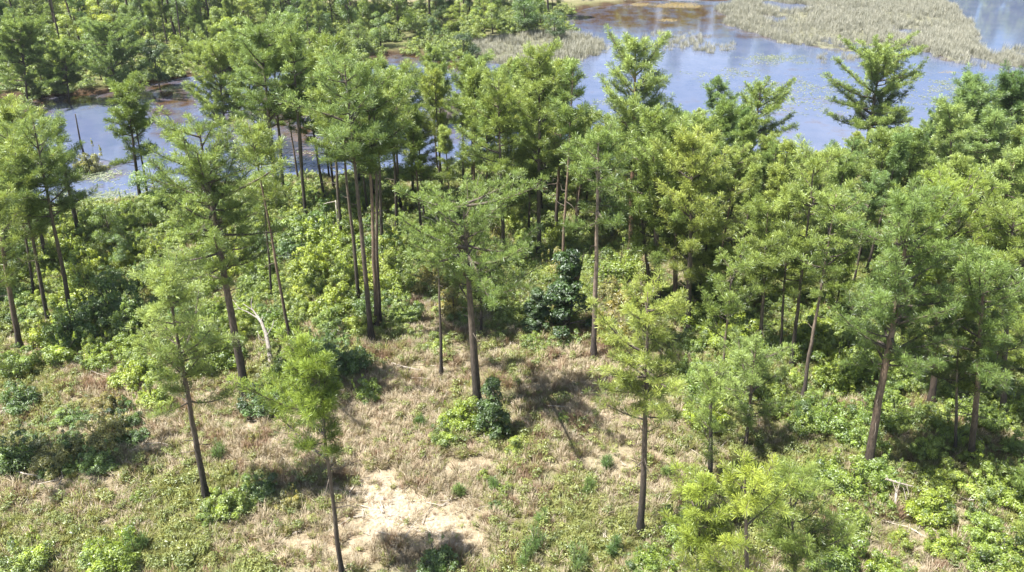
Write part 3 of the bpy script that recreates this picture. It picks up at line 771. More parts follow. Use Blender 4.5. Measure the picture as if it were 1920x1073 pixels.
SKYLINE = ([560, 620, 700, 860, 1060, 1085, 1175, 1190, 1300, 1400, 1440, 1500, 1580, 1620, 1700, 1760, 1800, 2000], [70, 90, 100, 110, 110, 205, 215, 200, 205, 195, 225, 262, 275, 250, 238, 215, 165, 140])
def stand(region, n, mind, seed, hr, tints, group, young=False, name='pine_tree', barks='kkm', limit=False):
    r = np.random.default_rng(seed + 1)
    for (x, y) in scatter(region, n, mind, seed):
        z = float(height(x, y))
        V = YOUNG if young else VAR
        vi = r.integers(len(V)); me = V[vi]
        H = r.uniform(*hr)
        if limit:
            uu, vv, dd = pix((x, y, z + H)); vmin = np.interp(uu, *SKYLINE) + r.uniform(0, 26)
            if vv < vmin:
                q = ray(np.float64(uu), np.float64(vmin)); H = CAM_H + q[2] * (y / q[1]) - z
            if H < 4.5: continue
        s = H / (6.5 if young else 13.0)
        wsc = s * r.uniform(.85, 1.15)
        o = root(name, (x, y, z - .05), None, 'pine tree', group, r.random() * 6.28, (wsc, wsc, s))
        o.rotation_euler = (r.normal(0, .02), r.normal(0, .02), r.random() * 6.28)
        t = tints[r.integers(len(tints))]; b = barks[r.integers(len(barks))]
        part('trunk', me[0], o, BARKT[b]); part('limbs', me[1], o, (.8, .8, .8))['kind'] = 'stuff'; part('crown', me[2], o, TINT[t][0])
        SPOTS.append((x, y))
        u, v, d = pix((x, y, z + H * .75))
        PENDING.append((o, 'young pine' if young else 'pine', u, v, TINT[t][1], H, wsc / s))

stand([(560, 345), (900, 312), (1150, 308), (1160, 440), (1000, 470), (800, 455), (740, 440), (560, 400)], 60, 2.6, 21, (9.5, 14.5), 'ggypp', 'pines of the middle stand', limit=True)
stand([(1160, 310), (1560, 300), (1600, 380), (1560, 520), (1330, 540), (1200, 480), (1150, 420)], 70, 2.3, 22, (8.5, 12.5), 'ggyygb', 'pines of the right stand', limit=True)
stand([(1560, 310), (1700, 290), (1960, 250), (2050, 420), (2000, 640), (1640, 640), (1560, 540)], 72, 2.6, 23, (8.0, 12.0), 'ggygpb', 'pines of the right stand', limit=True)
stand([(1640, 640), (2000, 640), (2080, 900), (1900, 860), (1700, 720)], 12, 3.2, 24, (7.0, 10.5), 'gyg', 'pines of the right stand', limit=True)
stand([(1300, 560), (1420, 560), (1640, 610), (1660, 690), (1540, 640), (1400, 620), (1300, 620)], 5, 2.6, 25, (4.5, 7), 'yg', 'young pines among the bushes', young=True)
stand([(1660, 700), (1900, 760), (1960, 900), (1860, 960), (1900, 1040), (1990, 1100), (1930, 700)], 7, 2.5, 26, (3.5, 6), 'yg', 'young pines among the bushes', young=True)
stand([(-120, 400), (90, 400), (100, 560), (-120, 600)], 9, 3.4, 27, (9, 13), 'pgb', 'pines of the left margin')
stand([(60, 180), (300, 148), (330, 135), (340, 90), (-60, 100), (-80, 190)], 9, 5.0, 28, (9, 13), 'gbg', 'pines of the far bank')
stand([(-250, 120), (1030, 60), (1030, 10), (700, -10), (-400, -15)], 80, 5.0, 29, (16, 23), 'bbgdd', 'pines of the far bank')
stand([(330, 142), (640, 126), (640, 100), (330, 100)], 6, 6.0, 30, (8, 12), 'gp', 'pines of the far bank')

# ------------------------------------------------------------------ broadleaf trees and dark evergreens
BT = [broadleaf_meshes(2000 + i, 8.0, 2.4 + .2 * i, 8000, .10) for i in range(5)]
CE = [broadleaf_meshes(2100 + i, 4.0, 1.25, 11000, .055, cone=True) for i in range(2)]

def broad(x, y, H, me, base, tint, name, label=None, cat='tree', group=None, wmul=1.0):
    z = float(height(x, y)); s = H / base
    o = root(name, (x, y, z - .05), label, cat, group, random.random() * 6.28, (s * wmul, s * wmul, s))
    part('trunk', me[0], o); part('limbs', me[1], o)['kind'] = 'stuff'; part('crown', me[2], o, TINT[tint][0])
    SPOTS.append((x, y))
    return o

def broad_at(u, v, H, me, base, tint, name, label, short=None, cat='tree', group=None, wmul=1.0):
    B = ground(u, v)
    o = broad(B[0], B[1], H, me, base, tint, name, label, cat, group, wmul)
    uu, vv, d = pix((B[0], B[1], B[2] + H * .5))
    if short: LAND.append((uu, vv, short))
    return o

random.seed(4)
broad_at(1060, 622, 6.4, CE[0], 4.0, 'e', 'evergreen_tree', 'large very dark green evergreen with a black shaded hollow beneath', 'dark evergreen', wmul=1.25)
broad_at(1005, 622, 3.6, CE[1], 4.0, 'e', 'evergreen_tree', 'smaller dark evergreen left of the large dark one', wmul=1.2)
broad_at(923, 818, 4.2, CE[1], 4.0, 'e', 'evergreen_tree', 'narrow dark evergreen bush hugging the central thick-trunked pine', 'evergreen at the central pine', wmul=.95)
broad_at(300, 170, 8.0, BT[0], 8.0, 'e', 'broadleaf_tree', 'very dark leafy tree overhanging the far pond bank on the left', 'dark far-bank tree')
broad_at(870, 108, 5.0, BT[3], 8.0, 'e', 'broadleaf_tree', 'low dark rounded tree on the far bank above the brown water', 'dark round bank tree', wmul=1.3)
broad_at(1040, 76, 5.0, BT[4], 8.0, 'd', 'broadleaf_tree', 'dark rounded tree at the root of the reed spit', 'spit tree', wmul=1.3)

def grove(region, n, mind, seed, hr, tints, group):
    r = np.random.default_rng(seed)
    for (x, y) in scatter(region, n, mind, seed):
        t = tints[r.integers(len(tints))]; H = r.uniform(*hr)
        o = broad(x, y, H, BT[r.integers(len(BT))], 8.0, t, 'broadleaf_tree', None, 'tree', group, r.uniform(.85, 1.2))
        u, v, d = pix((x, y, H * .6))
        PENDING.append((o, 'leafy tree', u, v, TINT[t][1], H, 1))
grove([(-200, 185), (100, 172), (300, 148), (640, 125), (700, 104), (1040, 76), (1040, 30), (700, 10), (-300, 40)], 150, 3.0, 41, (3.0, 8.0), 'vygdgbvgd', 'leafy trees of the far bank')
grove([(-300, 40), (700, 8), (700, -14), (-400, -15)], 40, 7.5, 42, (7, 12), 'gbbp', 'leafy trees of the far bank')
grove([(150, 425), (320, 400), (420, 400), (400, 470), (200, 560), (120, 520)], 7, 3.2, 43, (3.0, 5.0), 'dgbv', 'leafy trees of the left thicket')

# ------------------------------------------------------------------ shrubs
SH = [shrub_meshes(3000 + i, 1.0, 1.25 + .15 * (i % 3), 5200, .042, 13) for i in range(7)]
def shrub(x, y, w, hmul, tint, label=None, group=None, name='shrub', cat='shrub'):
    z = float(height(x, y)); me = SH[random.randrange(len(SH))]
    o = root(name, (x, y, z - .03), label, cat, group, random.random() * 6.28, (w, w, w * hmul))
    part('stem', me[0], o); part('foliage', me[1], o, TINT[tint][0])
    return o
def shrub_at(u, v, wpx, tint, label, short=None, hmul=1.0):
    B = ground(u, v); _, _, d = pix(B)
    o = shrub(B[0], B[1], wpx * d / FPX / 2, hmul, tint, label, 'bushes standing singly')
    if short: LAND.append((u, v - wpx * .4, short))
HS = [
 (925, 815, 60, 'v', 'low bright bush under the narrow dark evergreen'),
 (868, 800, 95, 'v', 'bright green bush left of the narrow dark evergreen', 'bright bush by the central pine'),
 (835, 832, 70, 'y', 'smaller yellow-green bush left of the bright central bush'),
 (1652, 955, 62, 'v', 'single yellow bush left of the broken stump', 'yellow bush by the stump'),
 (205, 1062, 130, 'v', 'vivid green bush at the bottom left with dark heart', 'vivid bottom-left bush'),
 (60, 1065, 110, 'g', 'dark-hearted bush in the bottom left corner'),
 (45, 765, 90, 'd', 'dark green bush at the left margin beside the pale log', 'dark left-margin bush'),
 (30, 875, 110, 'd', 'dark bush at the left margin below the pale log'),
 (110, 870, 100, 's', 'greyish twiggy bush left of the bare soil', 'greyish twiggy bush'),
 (200, 830, 95, 's', 'grey-green straggling bush below the rusty brush'),
 (190, 880, 80, 'b', 'bluish bush in the low scrub on the left'),
 (245, 800, 60, 'd', 'small dark bush at the right end of the scrub'),
 (205, 775, 70, 'r', 'rusty brown dead bush in the left scrub', 'rusty dead bush'),
 (480, 828, 40, 'r', 'little rusty dead bush alone on the straw'),
 (440, 960, 100, 'g', 'green bush right of the leaning foreground pine', 'bush by the leaning pine'),
 (490, 930, 80, 'd', 'darker bush behind the one beside the leaning pine'),
 (400, 975, 60, 'y', 'small yellowish bush at the foot of the leaning pine'),
 (262, 940, 42, 'v', 'small yellow bush left of the leaning foreground pine'),
 (545, 950, 60, 'r', 'rusty dead grass bush right of the leaning foreground pine'),
 (1230, 1060, 80, 'v', 'bright bush at the foot of the yellowish clearing pine', 'bright bush by the clearing pine'),
 (1270, 1010, 90, 'g', 'green bush right of the yellowish clearing pine foot'),
 (1200, 1070, 70, 'g', 'low green bush in front of the yellowish clearing pine'),
 (1545, 905, 90, 'g', 'rounded green bush behind the near yellow pine top', 'rounded green bush'),
 (1480, 920, 95, 'g', 'green bush left of the rounded green bush'),
 (1600, 1000, 90, 'y', 'yellow-green bush left of the bare path bottom right'),
 (1560, 1060, 130, 'y', 'wide feathery bush at the bottom right of the clearing', 'wide feathery bush'),
 (1660, 1085, 100, 'v', 'bright bush at the bottom before the bare path'),
 (1860, 1040, 120, 'g', 'green bush right of the bare path'),
 (1900, 940, 110, 'g', 'large green bush at the right margin', 'right-margin bush'),
 (1830, 930, 90, 'p', 'pale bush left of the right-margin bush'),
 (1750, 975, 75, 'g', 'green bush right of the broken stump'),
 (1320, 800, 100, 'v', 'vivid leafy bush behind the short black-trunked pine', 'vivid leafy bush'),
 (1310, 745, 80, 'g', 'green bush above the vivid leafy bush'),
 (1560, 720, 110, 'v', 'vivid bush right of the light grey leaning pine', 'vivid bush by the grey pine'),
 (1600, 690, 100, 'y', 'yellow-green bush behind the vivid one by the grey pine'),
 (1540, 800, 110, 'g', 'mid-green bush left of the leaning grey-trunked pine'),
 (1600, 830, 90, 'p', 'pale green bush at the foot of the leaning grey-trunked pine'),
 (1320, 610, 110, 'v', 'glossy vivid bush right of the stout dark pine', 'glossy vivid bush'),
 (1370, 650, 110, 'v', 'bright bush left of the split-trunked pine'),
 (1520, 640, 100, 'v', 'bright bush right of the black leaning pine'),
 (1150, 640, 100, 'r', 'brownish bush right of the pale-barked straight pine', 'brownish bush'),
 (1180, 580, 90, 'r', 'second brownish bush nearer the furrowed pale pine'),
 (1160, 520, 100, 'y', 'yellowish bush left of the furrowed pale pine'),
 (1300, 560, 80, 'd', 'dark leafy bush behind the stout dark pine'),
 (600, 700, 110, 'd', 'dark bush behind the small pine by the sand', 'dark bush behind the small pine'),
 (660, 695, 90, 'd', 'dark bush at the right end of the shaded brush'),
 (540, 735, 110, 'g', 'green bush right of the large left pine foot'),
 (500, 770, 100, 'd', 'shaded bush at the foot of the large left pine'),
 (560, 690, 90, 'g', 'bush right of the long-stemmed reddish pine foot'),
 (520, 700, 80, 's', 'greyish bush between the large left pine and the reddish one'),
 (630, 590, 100, 'v', 'bright rounded bush left of the row of straight trunks', 'bright rounded bush'),
 (580, 520, 110, 'v', 'very bright bush in the upper thicket'),
 (620, 470, 110, 'v', 'brightest yellow bush at the top of the thicket', 'brightest thicket bush'),
 (560, 460, 110, 'y', 'yellow-green bush left of the brightest thicket bush'),
 (740, 560, 90, 'v', 'bright bush right of the row of straight trunks'),
 (765, 600, 80, 'y', 'yellowish bush right of the row of straight trunks, lower'),
 (815, 545, 90, 'r', 'brownish brush behind the thin pole-like pine', 'brownish brush'),
 (850, 590, 80, 'r', 'second clump of brownish brush nearer the clearing'),
 (150, 640, 110, 'd', 'large shaded bush below the pale left-side pine', 'shaded bush on the left'),
 (210, 600, 120, 'd', 'dark leafy bush right of the pale left-side pine'),
 (170, 560, 110, 'v', 'sunlit bush above the dark left thicket'),
 (120, 500, 100, 'v', 'bright bush between the left-side trunks'),
 (240, 720, 90, 'v', 'bright bush left of the pale-crowned slender pine'),
 (290, 760, 80, 'v', 'bright low bush below the pale-crowned slender pine'),
 (30, 700, 90, 'g', 'green bush at the left margin under the grey-trunked pine'),
 (430, 680, 100, 'v', 'bright bush left of the large left pine trunk foot'),
 (380, 700, 90, 'y', 'yellow-green bush right of the pale-crowned slender pine'),
 (1060, 790, 40, 'g', 'small bush at the right of the round shade on the clearing'),
 (965, 850, 50, 'y', 'small spiky tuft bush in the clearing below the evergreen'),
 (905, 900, 40, 'y', 'little yellow bush in the open grass', ),
 (945, 930, 40, 'v', 'little bright bush with a dark side in the open grass'),
 (930, 955, 34, 'd', 'tiny dark bush in the open grass'),
 (820, 1065, 90, 'd', 'dark bush at the bottom below the white sand', 'dark bush below the sand'),
 (690, 745, 70, 'v', 'bright bush just right of the small pine by the sand'),
]
HS.append((178, 335, 62, 's', 'low brushy bush standing in the open water of the left pond', 'bush in the left pond', 1.5))
random.seed(11)
for h in HS:
    shrub_at(h[0], h[1], h[2], h[3], h[4], h[5] if len(h) > 5 else None, h[6] if len(h) > 6 else 1.0)

def thicket(region, n, mind, seed, wr, tints, group, hm=(.8, 1.3)):
    r = np.random.default_rng(seed)
    for (x, y) in scatter(region, n, mind, seed, avoid=False):
        t = tints[r.integers(len(tints))]; wv = r.uniform(*wr)
        o = shrub(x, y, wv, r.uniform(*hm), t, None, group)
        u, v, d = pix((x, y, .6))
        PENDING.append((o, 'bush', u, v, TINT[t][1], wv * 2, 1))
thicket([(80, 430), (320, 400), (560, 372), (760, 420), (740, 560), (680, 640), (560, 640), (440, 700), (260, 720), (140, 700), (40, 640), (-60, 560), (-40, 440)], 135, 1.5, 51, (1.0, 1.7), 'vvvyygdb', 'bushes of the left thicket')
thicket([(1290, 600), (1420, 610), (1560, 620), (1660, 640), (1900, 800), (1960, 1100), (1640, 1120), (1520, 860), (1440, 800), (1300, 760), (1260, 660)], 62, 1.6, 52, (.8, 1.5), 'vyggyp', 'bushes of the right thicket')
thicket([(780, 440), (1180, 420), (1260, 560), (1180, 600), (1090, 560), (960, 600), (800, 520)], 22, 1.8, 53, (.8, 1.4), 'rygvs', 'bushes of the middle thicket')

thicket([(0, 850), (60, 800), (180, 760), (275, 790), (250, 880), (160, 900), (20, 930)], 30, .8, 54, (.55, 1.0), 'sdbsdd', 'bushes of the left scrub', (.5, .9))
thicket([(560, 690), (640, 640), (700, 690), (660, 740), (600, 745)], 8, .9, 55, (.7, 1.1), 'dddb', 'shaded bushes behind the small pine')  # dark leaf tints paint in the shade the large left pine throws here
# ------------------------------------------------------------------ dead wood
def wood(name, segs, label, cat, mat='dead', color=(1, 1, 1), parts=None):
    """segs: list of (part name, [(u, v, z) ...], radius0, radius1); depth follows the foot"""
    P0 = None; made = []
    o = None
    for (pn, pts, r0, r1) in segs:
        W = []
        for (u, v, z) in pts:
            if P0 is None:
                P0 = ground(u, v); W.append(P0 + np.array([0, 0, z - .05])); continue
            W.append(np.array(at0(np.float64(u), np.float64(v), P0[2] + z)))
        if o is None: o = root(name, P0, label, cat)
        b = Buf(); n = len(W)
        b.tube(np.array(W) - P0, np.linspace(r0, r1, n), 7, True)
        part(pn, b.mesh(pn, M[mat], True), o, color)
    return o
wood('dead_snag', [('trunk', [(508, 700, 0), (507, 676, .6), (503, 648, 1.3), (498, 624, 1.9), (490, 604, 2.4), (481, 592, 2.7)], .17, .085),
                   ('branch', [(484, 595, 2.6), (474, 581, 3.0), (466, 577, 3.1), (455, 569, 3.4)], .065, .018),
                   ('branch', [(473, 580, 3.0), (471, 568, 3.4), (473, 556, 3.8)], .045, .012),
                   ('branch', [(488, 600, 2.5), (466, 586, 2.8), (448, 578, 3.0), (436, 562, 3.4)], .05, .012),
                   ('branch', [(450, 579, 3.0), (440, 580, 3.0), (433, 575, 3.1)], .02, .008),
                   ('branch', [(503, 640, 1.4), (486, 636, 1.7), (483, 620, 2.1)], .04, .012),
                   ('branch', [(500, 630, 1.8), (511, 612, 2.3), (514, 600, 2.6)], .04, .015),
                   ('splinter', [(490, 606, 2.3), (492, 590, 2.8)], .05, .008)],
     'bleached grey broken snag with forked limbs right of the large left pine', 'dead tree', color=(.62, .62, .64))
wood('fallen_log', [('trunk', [(-20, 778, .12), (20, 770, .15), (42, 774, .15)], .13, .09)], 'pale fallen log at the left margin below a dark bush', 'log')
wood('fallen_log', [('trunk', [(2, 768, .1), (22, 764, .15), (36, 764, .15)], .09, .05)], 'thinner pale log lying behind the log at the left margin', 'log')
wood('fallen_log', [('trunk', [(735, 682, .1), (758, 688, .15), (790, 694, .15)], .07, .04)], 'short white stick-like log lying on the straw in the clearing', 'log')
wood('broken_stump', [('trunk', [(1682, 968, 0), (1679, 940, .7), (1681, 918, 1.25)], .085, .055), ('splinter', [(1696, 962, .1), (1699, 935, .8), (1694, 915, 1.3)], .035, .012),
                      ('splinter', [(1680, 922, 1.2), (1674, 903, 1.75)], .03, .006), ('splinter', [(1683, 920, 1.2), (1688, 900, 1.8)], .025, .006),
                      ('broken_top', [(1661, 898, 1.75), (1682, 905, 1.6), (1706, 911, 1.4), (1712, 912, 1.38)], .055, .03), ('branch', [(1700, 910, 1.45), (1704, 926, 1.0), (1698, 940, .7)], .025, .01),
                      ('branch', [(1668, 901, 1.7), (1660, 890, 2.0)], .02, .008)],
     'splintered pale stump with its snapped top lying across, bottom right', 'stump', color=(.8, .78, .76))
wood('fallen_branch', [('limb', [(1790, 930, .2), (1815, 938, .3), (1850, 935, .5)], .04, .015), ('twig', [(1815, 938, .3), (1828, 925, .7)], .02, .008)], 'dead branch lying in the shade right of the splintered stump', 'branch')
wood('fallen_branch', [('limb', [(655, 925, .1), (668, 905, .1), (672, 880, .2)], .03, .01), ('twig', [(668, 905, .1), (690, 896, .2)], .015, .006)], 'thin fallen branch lying on the pale sand right of the small pine', 'branch')
wood('fallen_branch', [('limb', [(330, 838, .1), (300, 830, .15), (262, 833, .1)], .03, .01)], 'thin fallen branch on the straw between the scrub and the leaning pine', 'branch')
wood('fallen_branch', [('limb', [(1365, 1022, .3), (1355, 1003, .6), (1343, 985, .9)], .05, .02)], 'bleached bare branch sticking up in the near yellow pine', 'branch')
wood('dead_tree', [('trunk', [(160, 300, 0), (150, 262, 3), (141, 214, 6.4)], .14, .05)], 'bare dead pole standing in the open left pond', 'dead tree', 'bark')
wood('dead_tree', [('trunk', [(165, 78, 0), (155, 40, 4.5), (148, 0, 9), (146, -30, 12)], .22, .1), ('branch', [(153, 36, 5), (140, 28, 6.4), (127, 24, 7.5)], .08, .03)],
     'grey dead tree with one white side limb on the far bank', 'dead tree')
wood('dead_tree', [('trunk', [(845, 480, 0), (835, 440, 2.0), (815, 400, 4.2), (800, 385, 5)], .09, .03), ('branch', [(832, 434, 2.4), (812, 412, 3.4), (790, 405, 3.9)], .04, .015),
                   ('branch', [(824, 415, 3.3), (800, 395, 4.0), (782, 398, 4.1)], .03, .01)], 'bare grey forked dead pine behind the central pine', 'dead tree')
wood('dead_tree', [('trunk', [(636, 440, 0), (632, 400, 2.2), (629, 376, 3.4)], .09, .05), ('branch', [(629, 378, 3.3), (616, 380, 3.4), (606, 383, 3.3)], .04, .02)],
     'broken pole with a snapped sideways top behind the bright thicket', 'dead tree')
wood('dead_branch', [('limb', [(300, 858, .1), (170, 862, .3), (150, 860, .4)], .05, .02)] if False else [('limb', [(152, 862, .3), (175, 858, .5), (198, 862, .4)], .05, .02)],
     'white bare branch lying over the greyish scrub on the left', 'branch')
wood('dead_branch', [('limb', [(20, 884, .2), (45, 888, .4), (70, 892, .3)], .05, .02)], 'white branch lying in the scrub near the left margin', 'branch')

# saplings: candle-like young pines in the grass
def sapling(u, v, h, label):
    B = ground(u, v); r = np.random.default_rng(int(u))
    o = root('pine_sapling', B, label, 'sapling', 'pine saplings in the grass')
    b = Buf(); fb = Buf(); tp = []; td = []
    for k in range(5):
        a = r.random() * 6.28; L = h * (1 if k == 0 else r.uniform(.5, .8)); off = 0 if k == 0 else .32 * h
        p = np.array([[0, 0, 0], [math.cos(a) * off * .7, math.sin(a) * off * .7, L * .4], [math.cos(a) * off, math.sin(a) * off, L]])
        b.tube(p, [.03, .02, .01], 5)
        for q in np.linspace(.25, 1, 9):
            tp.append([np.interp(q, [0, .5, 1], p[:, i]) for i in range(3)]); td.append(unit(np.array([0, 0, 1.3]) + r.normal(0, .2, 3)))
    add_needles(fb, np.array(tp), np.array(td), r, 22, .30, .022, np.array([0, 0, 0.]), np.full(len(tp), .35))
    part('stem', b.mesh('stem', M['twig'], True), o); part('foliage', fb.mesh('foliage', M['needle']), o, (.75, .9, .8))
sapling(1000, 1030, 1.5, 'upright dark green pine sapling with candle shoots in the grass')
sapling(1075, 1068, 1.6, 'larger spiky pine sapling right of the other in the grass')
sapling(1100, 925, .9, 'small bright pine sapling in the open grass')
sapling(925, 920, .8, 'little pine sapling beside the small bright bush')
sapling(1150, 1040, 1.1, 'pine sapling left of the yellowish clearing pine foot')
for su, sv, sh_, sl in [(1020, 985, 1.0, 'short pine sapling behind the upright dark green sapling'), (860, 930, .7, 'tiny pine sapling at the right edge of the white sand'),
    (255, 1040, 1.6, 'thin upright pine sapling right of the vivid bottom-left bush'), (1140, 880, .9, 'pine sapling standing alone in the straw left of the yellowish clearing pine'),
    (790, 800, .8, 'pine sapling on the straw left of the bright central bush'), (410, 860, 1.2, 'slim pine sapling right of the leaning foreground pine trunk'),
    (1255, 900, 1.0, 'pine sapling right of the yellowish clearing pine trunk'), (985, 1060, 1.1, 'pine sapling in front of the upright dark green sapling')]:
    sapling(su, sv, sh_, sl)
sapling(1505, 800, 1.8, 'upright pine sapling among the right thicket bushes')

# ------------------------------------------------------------------ ground cover (nobody could count it)
def points_object(name, P, rot, scl, idx, sources, label=None):
    me = bpy.data.meshes.new(name)
    me.vertices.add(len(P)); me.vertices.foreach_set('co', P.astype(np.float32).ravel())
    a = me.attributes.new('rot', 'FLOAT_VECTOR', 'POINT'); a.data.foreach_set('vector', rot.astype(np.float32).ravel())
    a = me.attributes.new('scl', 'FLOAT', 'POINT'); a.data.foreach_set('value', scl.astype(np.float32))
    a = me.attributes.new('idx', 'INT', 'POINT'); a.data.foreach_set('value', idx.astype(np.int32))
    o = bpy.data.objects.new(name, me); COL.objects.link(o); o['kind'] = 'stuff'
    if label: o['label'] = label
    col = bpy.data.collections.new(name + '_kinds')
    for i, (src, colr) in enumerate(sources):
        so = bpy.data.objects.new('%s_clump_%s' % (name, 'abcdefghijklmnop'[i]), src); so.color = (*colr, 1); col.objects.link(so)
    ng = bpy.data.node_groups.new(name, 'GeometryNodeTree')
    ng.interface.new_socket('Geometry', in_out='INPUT', socket_type='NodeSocketGeometry')
    ng.interface.new_socket('Geometry', in_out='OUTPUT', socket_type='NodeSocketGeometry')
    gi = ng.nodes.new('NodeGroupInput'); go = ng.nodes.new('NodeGroupOutput')
    ip = ng.nodes.new('GeometryNodeInstanceOnPoints'); ci = ng.nodes.new('GeometryNodeCollectionInfo')
    ci.inputs['Collection'].default_value = col; ci.inputs['Separate Children'].default_value = True; ci.inputs['Reset Children'].default_value = True
    def na(k, t):
        n = ng.nodes.new('GeometryNodeInputNamedAttribute'); n.data_type = t; n.inputs['Name'].default_value = k
        return n.outputs[0]
    ng.links.new(gi.outputs[0], ip.inputs['Points']); ng.links.new(ci.outputs[0], ip.inputs['Instance'])
    ip.inputs['Pick Instance'].default_value = True
    ng.links.new(na('idx', 'INT'), ip.inputs['Instance Index'])
    ng.links.new(na('rot', 'FLOAT_VECTOR'), ip.inputs['Rotation'])
    ng.links.new(na('scl', 'FLOAT'), ip.inputs['Scale'])
    ng.links.new(ip.outputs[0], go.inputs[0])
    md = o.modifiers.new('scatter', 'NODES'); md.node_group = ng
    return o

def blades(seed, n, h, spread, width, mat, droop=.3, base=.12):
    r = np.random.default_rng(seed); b = Buf()
    a = r.random(n) * 2 * PI; q = np.sqrt(r.random(n)) * base
    P = np.stack([np.cos(a) * q, np.sin(a) * q, np.full(n, -.03)], 1)
    a2 = a + r.normal(0, .7, n); hh = h * r.uniform(.55, 1.15, n); sp = spread * r.uniform(.2, 1.2, n)
    d = np.stack([np.cos(a2) * sp, np.sin(a2) * sp, hh], 1)
    side = np.stack([-np.sin(a2), np.cos(a2), np.zeros(n)], 1) * (width * r.uniform(.6, 1.3, (n, 1)))
    mid = P + d * .55 + np.array([0, 0, 1]) * (hh * droop * .25)[:, None]; tip = P + d * np.array([1.15, 1.15, 1 - droop * .3])
    V = np.stack([P - side * .5, P + side * .5, mid + side * .45, mid - side * .45, tip], 1)
    k = np.arange(n)[:, None] * 5
    T = np.concatenate([k + np.array([[0, 1, 2]]), k + np.array([[0, 2, 3]]), k + np.array([[3, 2, 4]])])
    nr = unit(d * np.array([.8, .8, .3]) + np.array([0, 0, .8 * h]))
    b.add(V.reshape(-1, 3), T, np.repeat(nr, 5, 0), np.repeat(np.clip(r.normal(.5, .22, n), 0, 1), 5))
    return b.mesh('grass_clump', M[mat])

def weed(seed, w, h, n, size, mat='weed'):
    r = np.random.default_rng(seed); b = Buf()
    lobes = [((r.normal(0, w * .3), r.normal(0, w * .3), h * r.uniform(.35, .8)), (w * .4, w * .4, h * .3)) for _ in range(5)]
    leaf_cloud(b, r, lobes, n, size)
    return b.mesh('weed_clump', M[mat])

W1 = (1, 1, 1)
grass_src = [(blades(1, 34, .55, .30, .022, 'grass_straw'), W1), (blades(2, 30, .40, .34, .022, 'grass_straw'), (1.0, .93, .98)),
             (blades(3, 34, .50, .26, .024, 'grass_green'), W1), (blades(4, 30, .34, .28, .024, 'grass_green'), (.95, 1, .8)),
             (blades(5, 34, .60, .22, .018, 'grass_rust'), W1), (weed(6, .34, .34, 70, .042), W1), (weed(7, .42, .5, 90, .05), (1.1, 1.1, .8)),
             (blades(8, 16, .16, .34, .02, 'grass_straw'), (.92, .85, .9)), (weed(9, .30, .26, 60, .03), (1.4, .9, 1.2))]
def in_view(X, Y, m=90):
    u, v, d = pix(np.stack([X, Y, np.full(X.shape, .4)], -1))
    return (u > -m) & (u < 1920 + m) & (v < 1073 + m)

def ground_cover():
    n = 230000
    # even density per square metre out to y=78
    Y = rng.uniform(19, 80, n); X = rng.uniform(-62, 62, n)
    k = in_view(X, Y) & (samp(POND_M, X, Y) < .45); X = X[k]; Y = Y[k]
    sand, straw, green, U, V = fields(X, Y)
    nn = fnoise(X, Y, 4, 201) ; n3 = fnoise(X, Y, 1.4, 301, 3); pr = rng.random(len(X))
    keep = pr > sand * .82 - .03
    keep &= (fnoise(X, Y, .9, 401, 2) + rng.normal(0, .12, len(X))) > .33
    X = X[keep]; Y = Y[keep]; sand = sand[keep]; straw = straw[keep]; green = green[keep]; nn = nn[keep]; n3 = n3[keep]
    q = rng.random(len(X))
    gp = np.clip(.74 - .84 * straw + .25 * green + (nn - .5) * 1.2, .04, .95)
    isg = q < gp
    s = rng.random(len(X))
    idx = np.where(isg, np.where(s < .34, 2, np.where(s < .6, 3, np.where(s < .85, 5, 6))), np.where(s < .34, 0, np.where(s < .62, 1, np.where(s < .84, 7, np.where(s < .93, 8, 4)))))
    idx = np.where(sand > .45, np.where(idx == 0, 7, idx), idx)
    rust = (n3 > .66) & ~isg & (sand < .3); idx = np.where(rust & (s < .6), 4, idx)
    sc = rng.uniform(.55, 1.25, len(X)) * (.45 + .55 * nn + .75 * n3) * np.where(sand > .4, .7, 1)
    P = np.stack([X, Y, height(X, Y)], 1)
    rot = np.stack([rng.normal(0, .12, len(X)), rng.normal(0, .12, len(X)), rng.random(len(X)) * 6.28], 1)
    points_object('wild_grass', P, rot, sc, idx, grass_src, 'mixed dry and green wild grass and weeds covering the clearing floor')
ground_cover()

def twigs():
    src = []
    for i in range(4):
        r = np.random.default_rng(70 + i); b = Buf()
        for k in range(3):
            a = r.random() * 6.28; p = np.array([r.normal(0, .2), r.normal(0, .2), .06]); L = r.uniform(.3, 1.1)
            q = p + np.array([math.cos(a), math.sin(a), r.uniform(-.02, .12)]) * L
            b.tube(np.array([p, (p + q) / 2 + r.normal(0, .05, 3) * [1, 1, .4], q]), [.022, .016, .006], 4)
        src.append((b.mesh('twig_litter', M['dead']), (.8, .76, .72) if i % 2 else (.5, .45, .4)))
    n = 2600
    Y = rng.uniform(19, 66, n); X = rng.uniform(-50, 50, n); k = in_view(X, Y) & (samp(POND_M, X, Y) < .2); X = X[k]; Y = Y[k]; n = len(X)
    P = np.stack([X, Y, height(X, Y) + .05], 1); rot = np.stack([rng.normal(0, .1, n), rng.normal(0, .1, n), rng.random(n) * 6.28], 1)
    points_object('fallen_twigs', P, rot, rng.uniform(.5, 1.3, n), rng.integers(0, 4, n), src, 'grey and pale fallen twigs littering the clearing floor')
twigs()

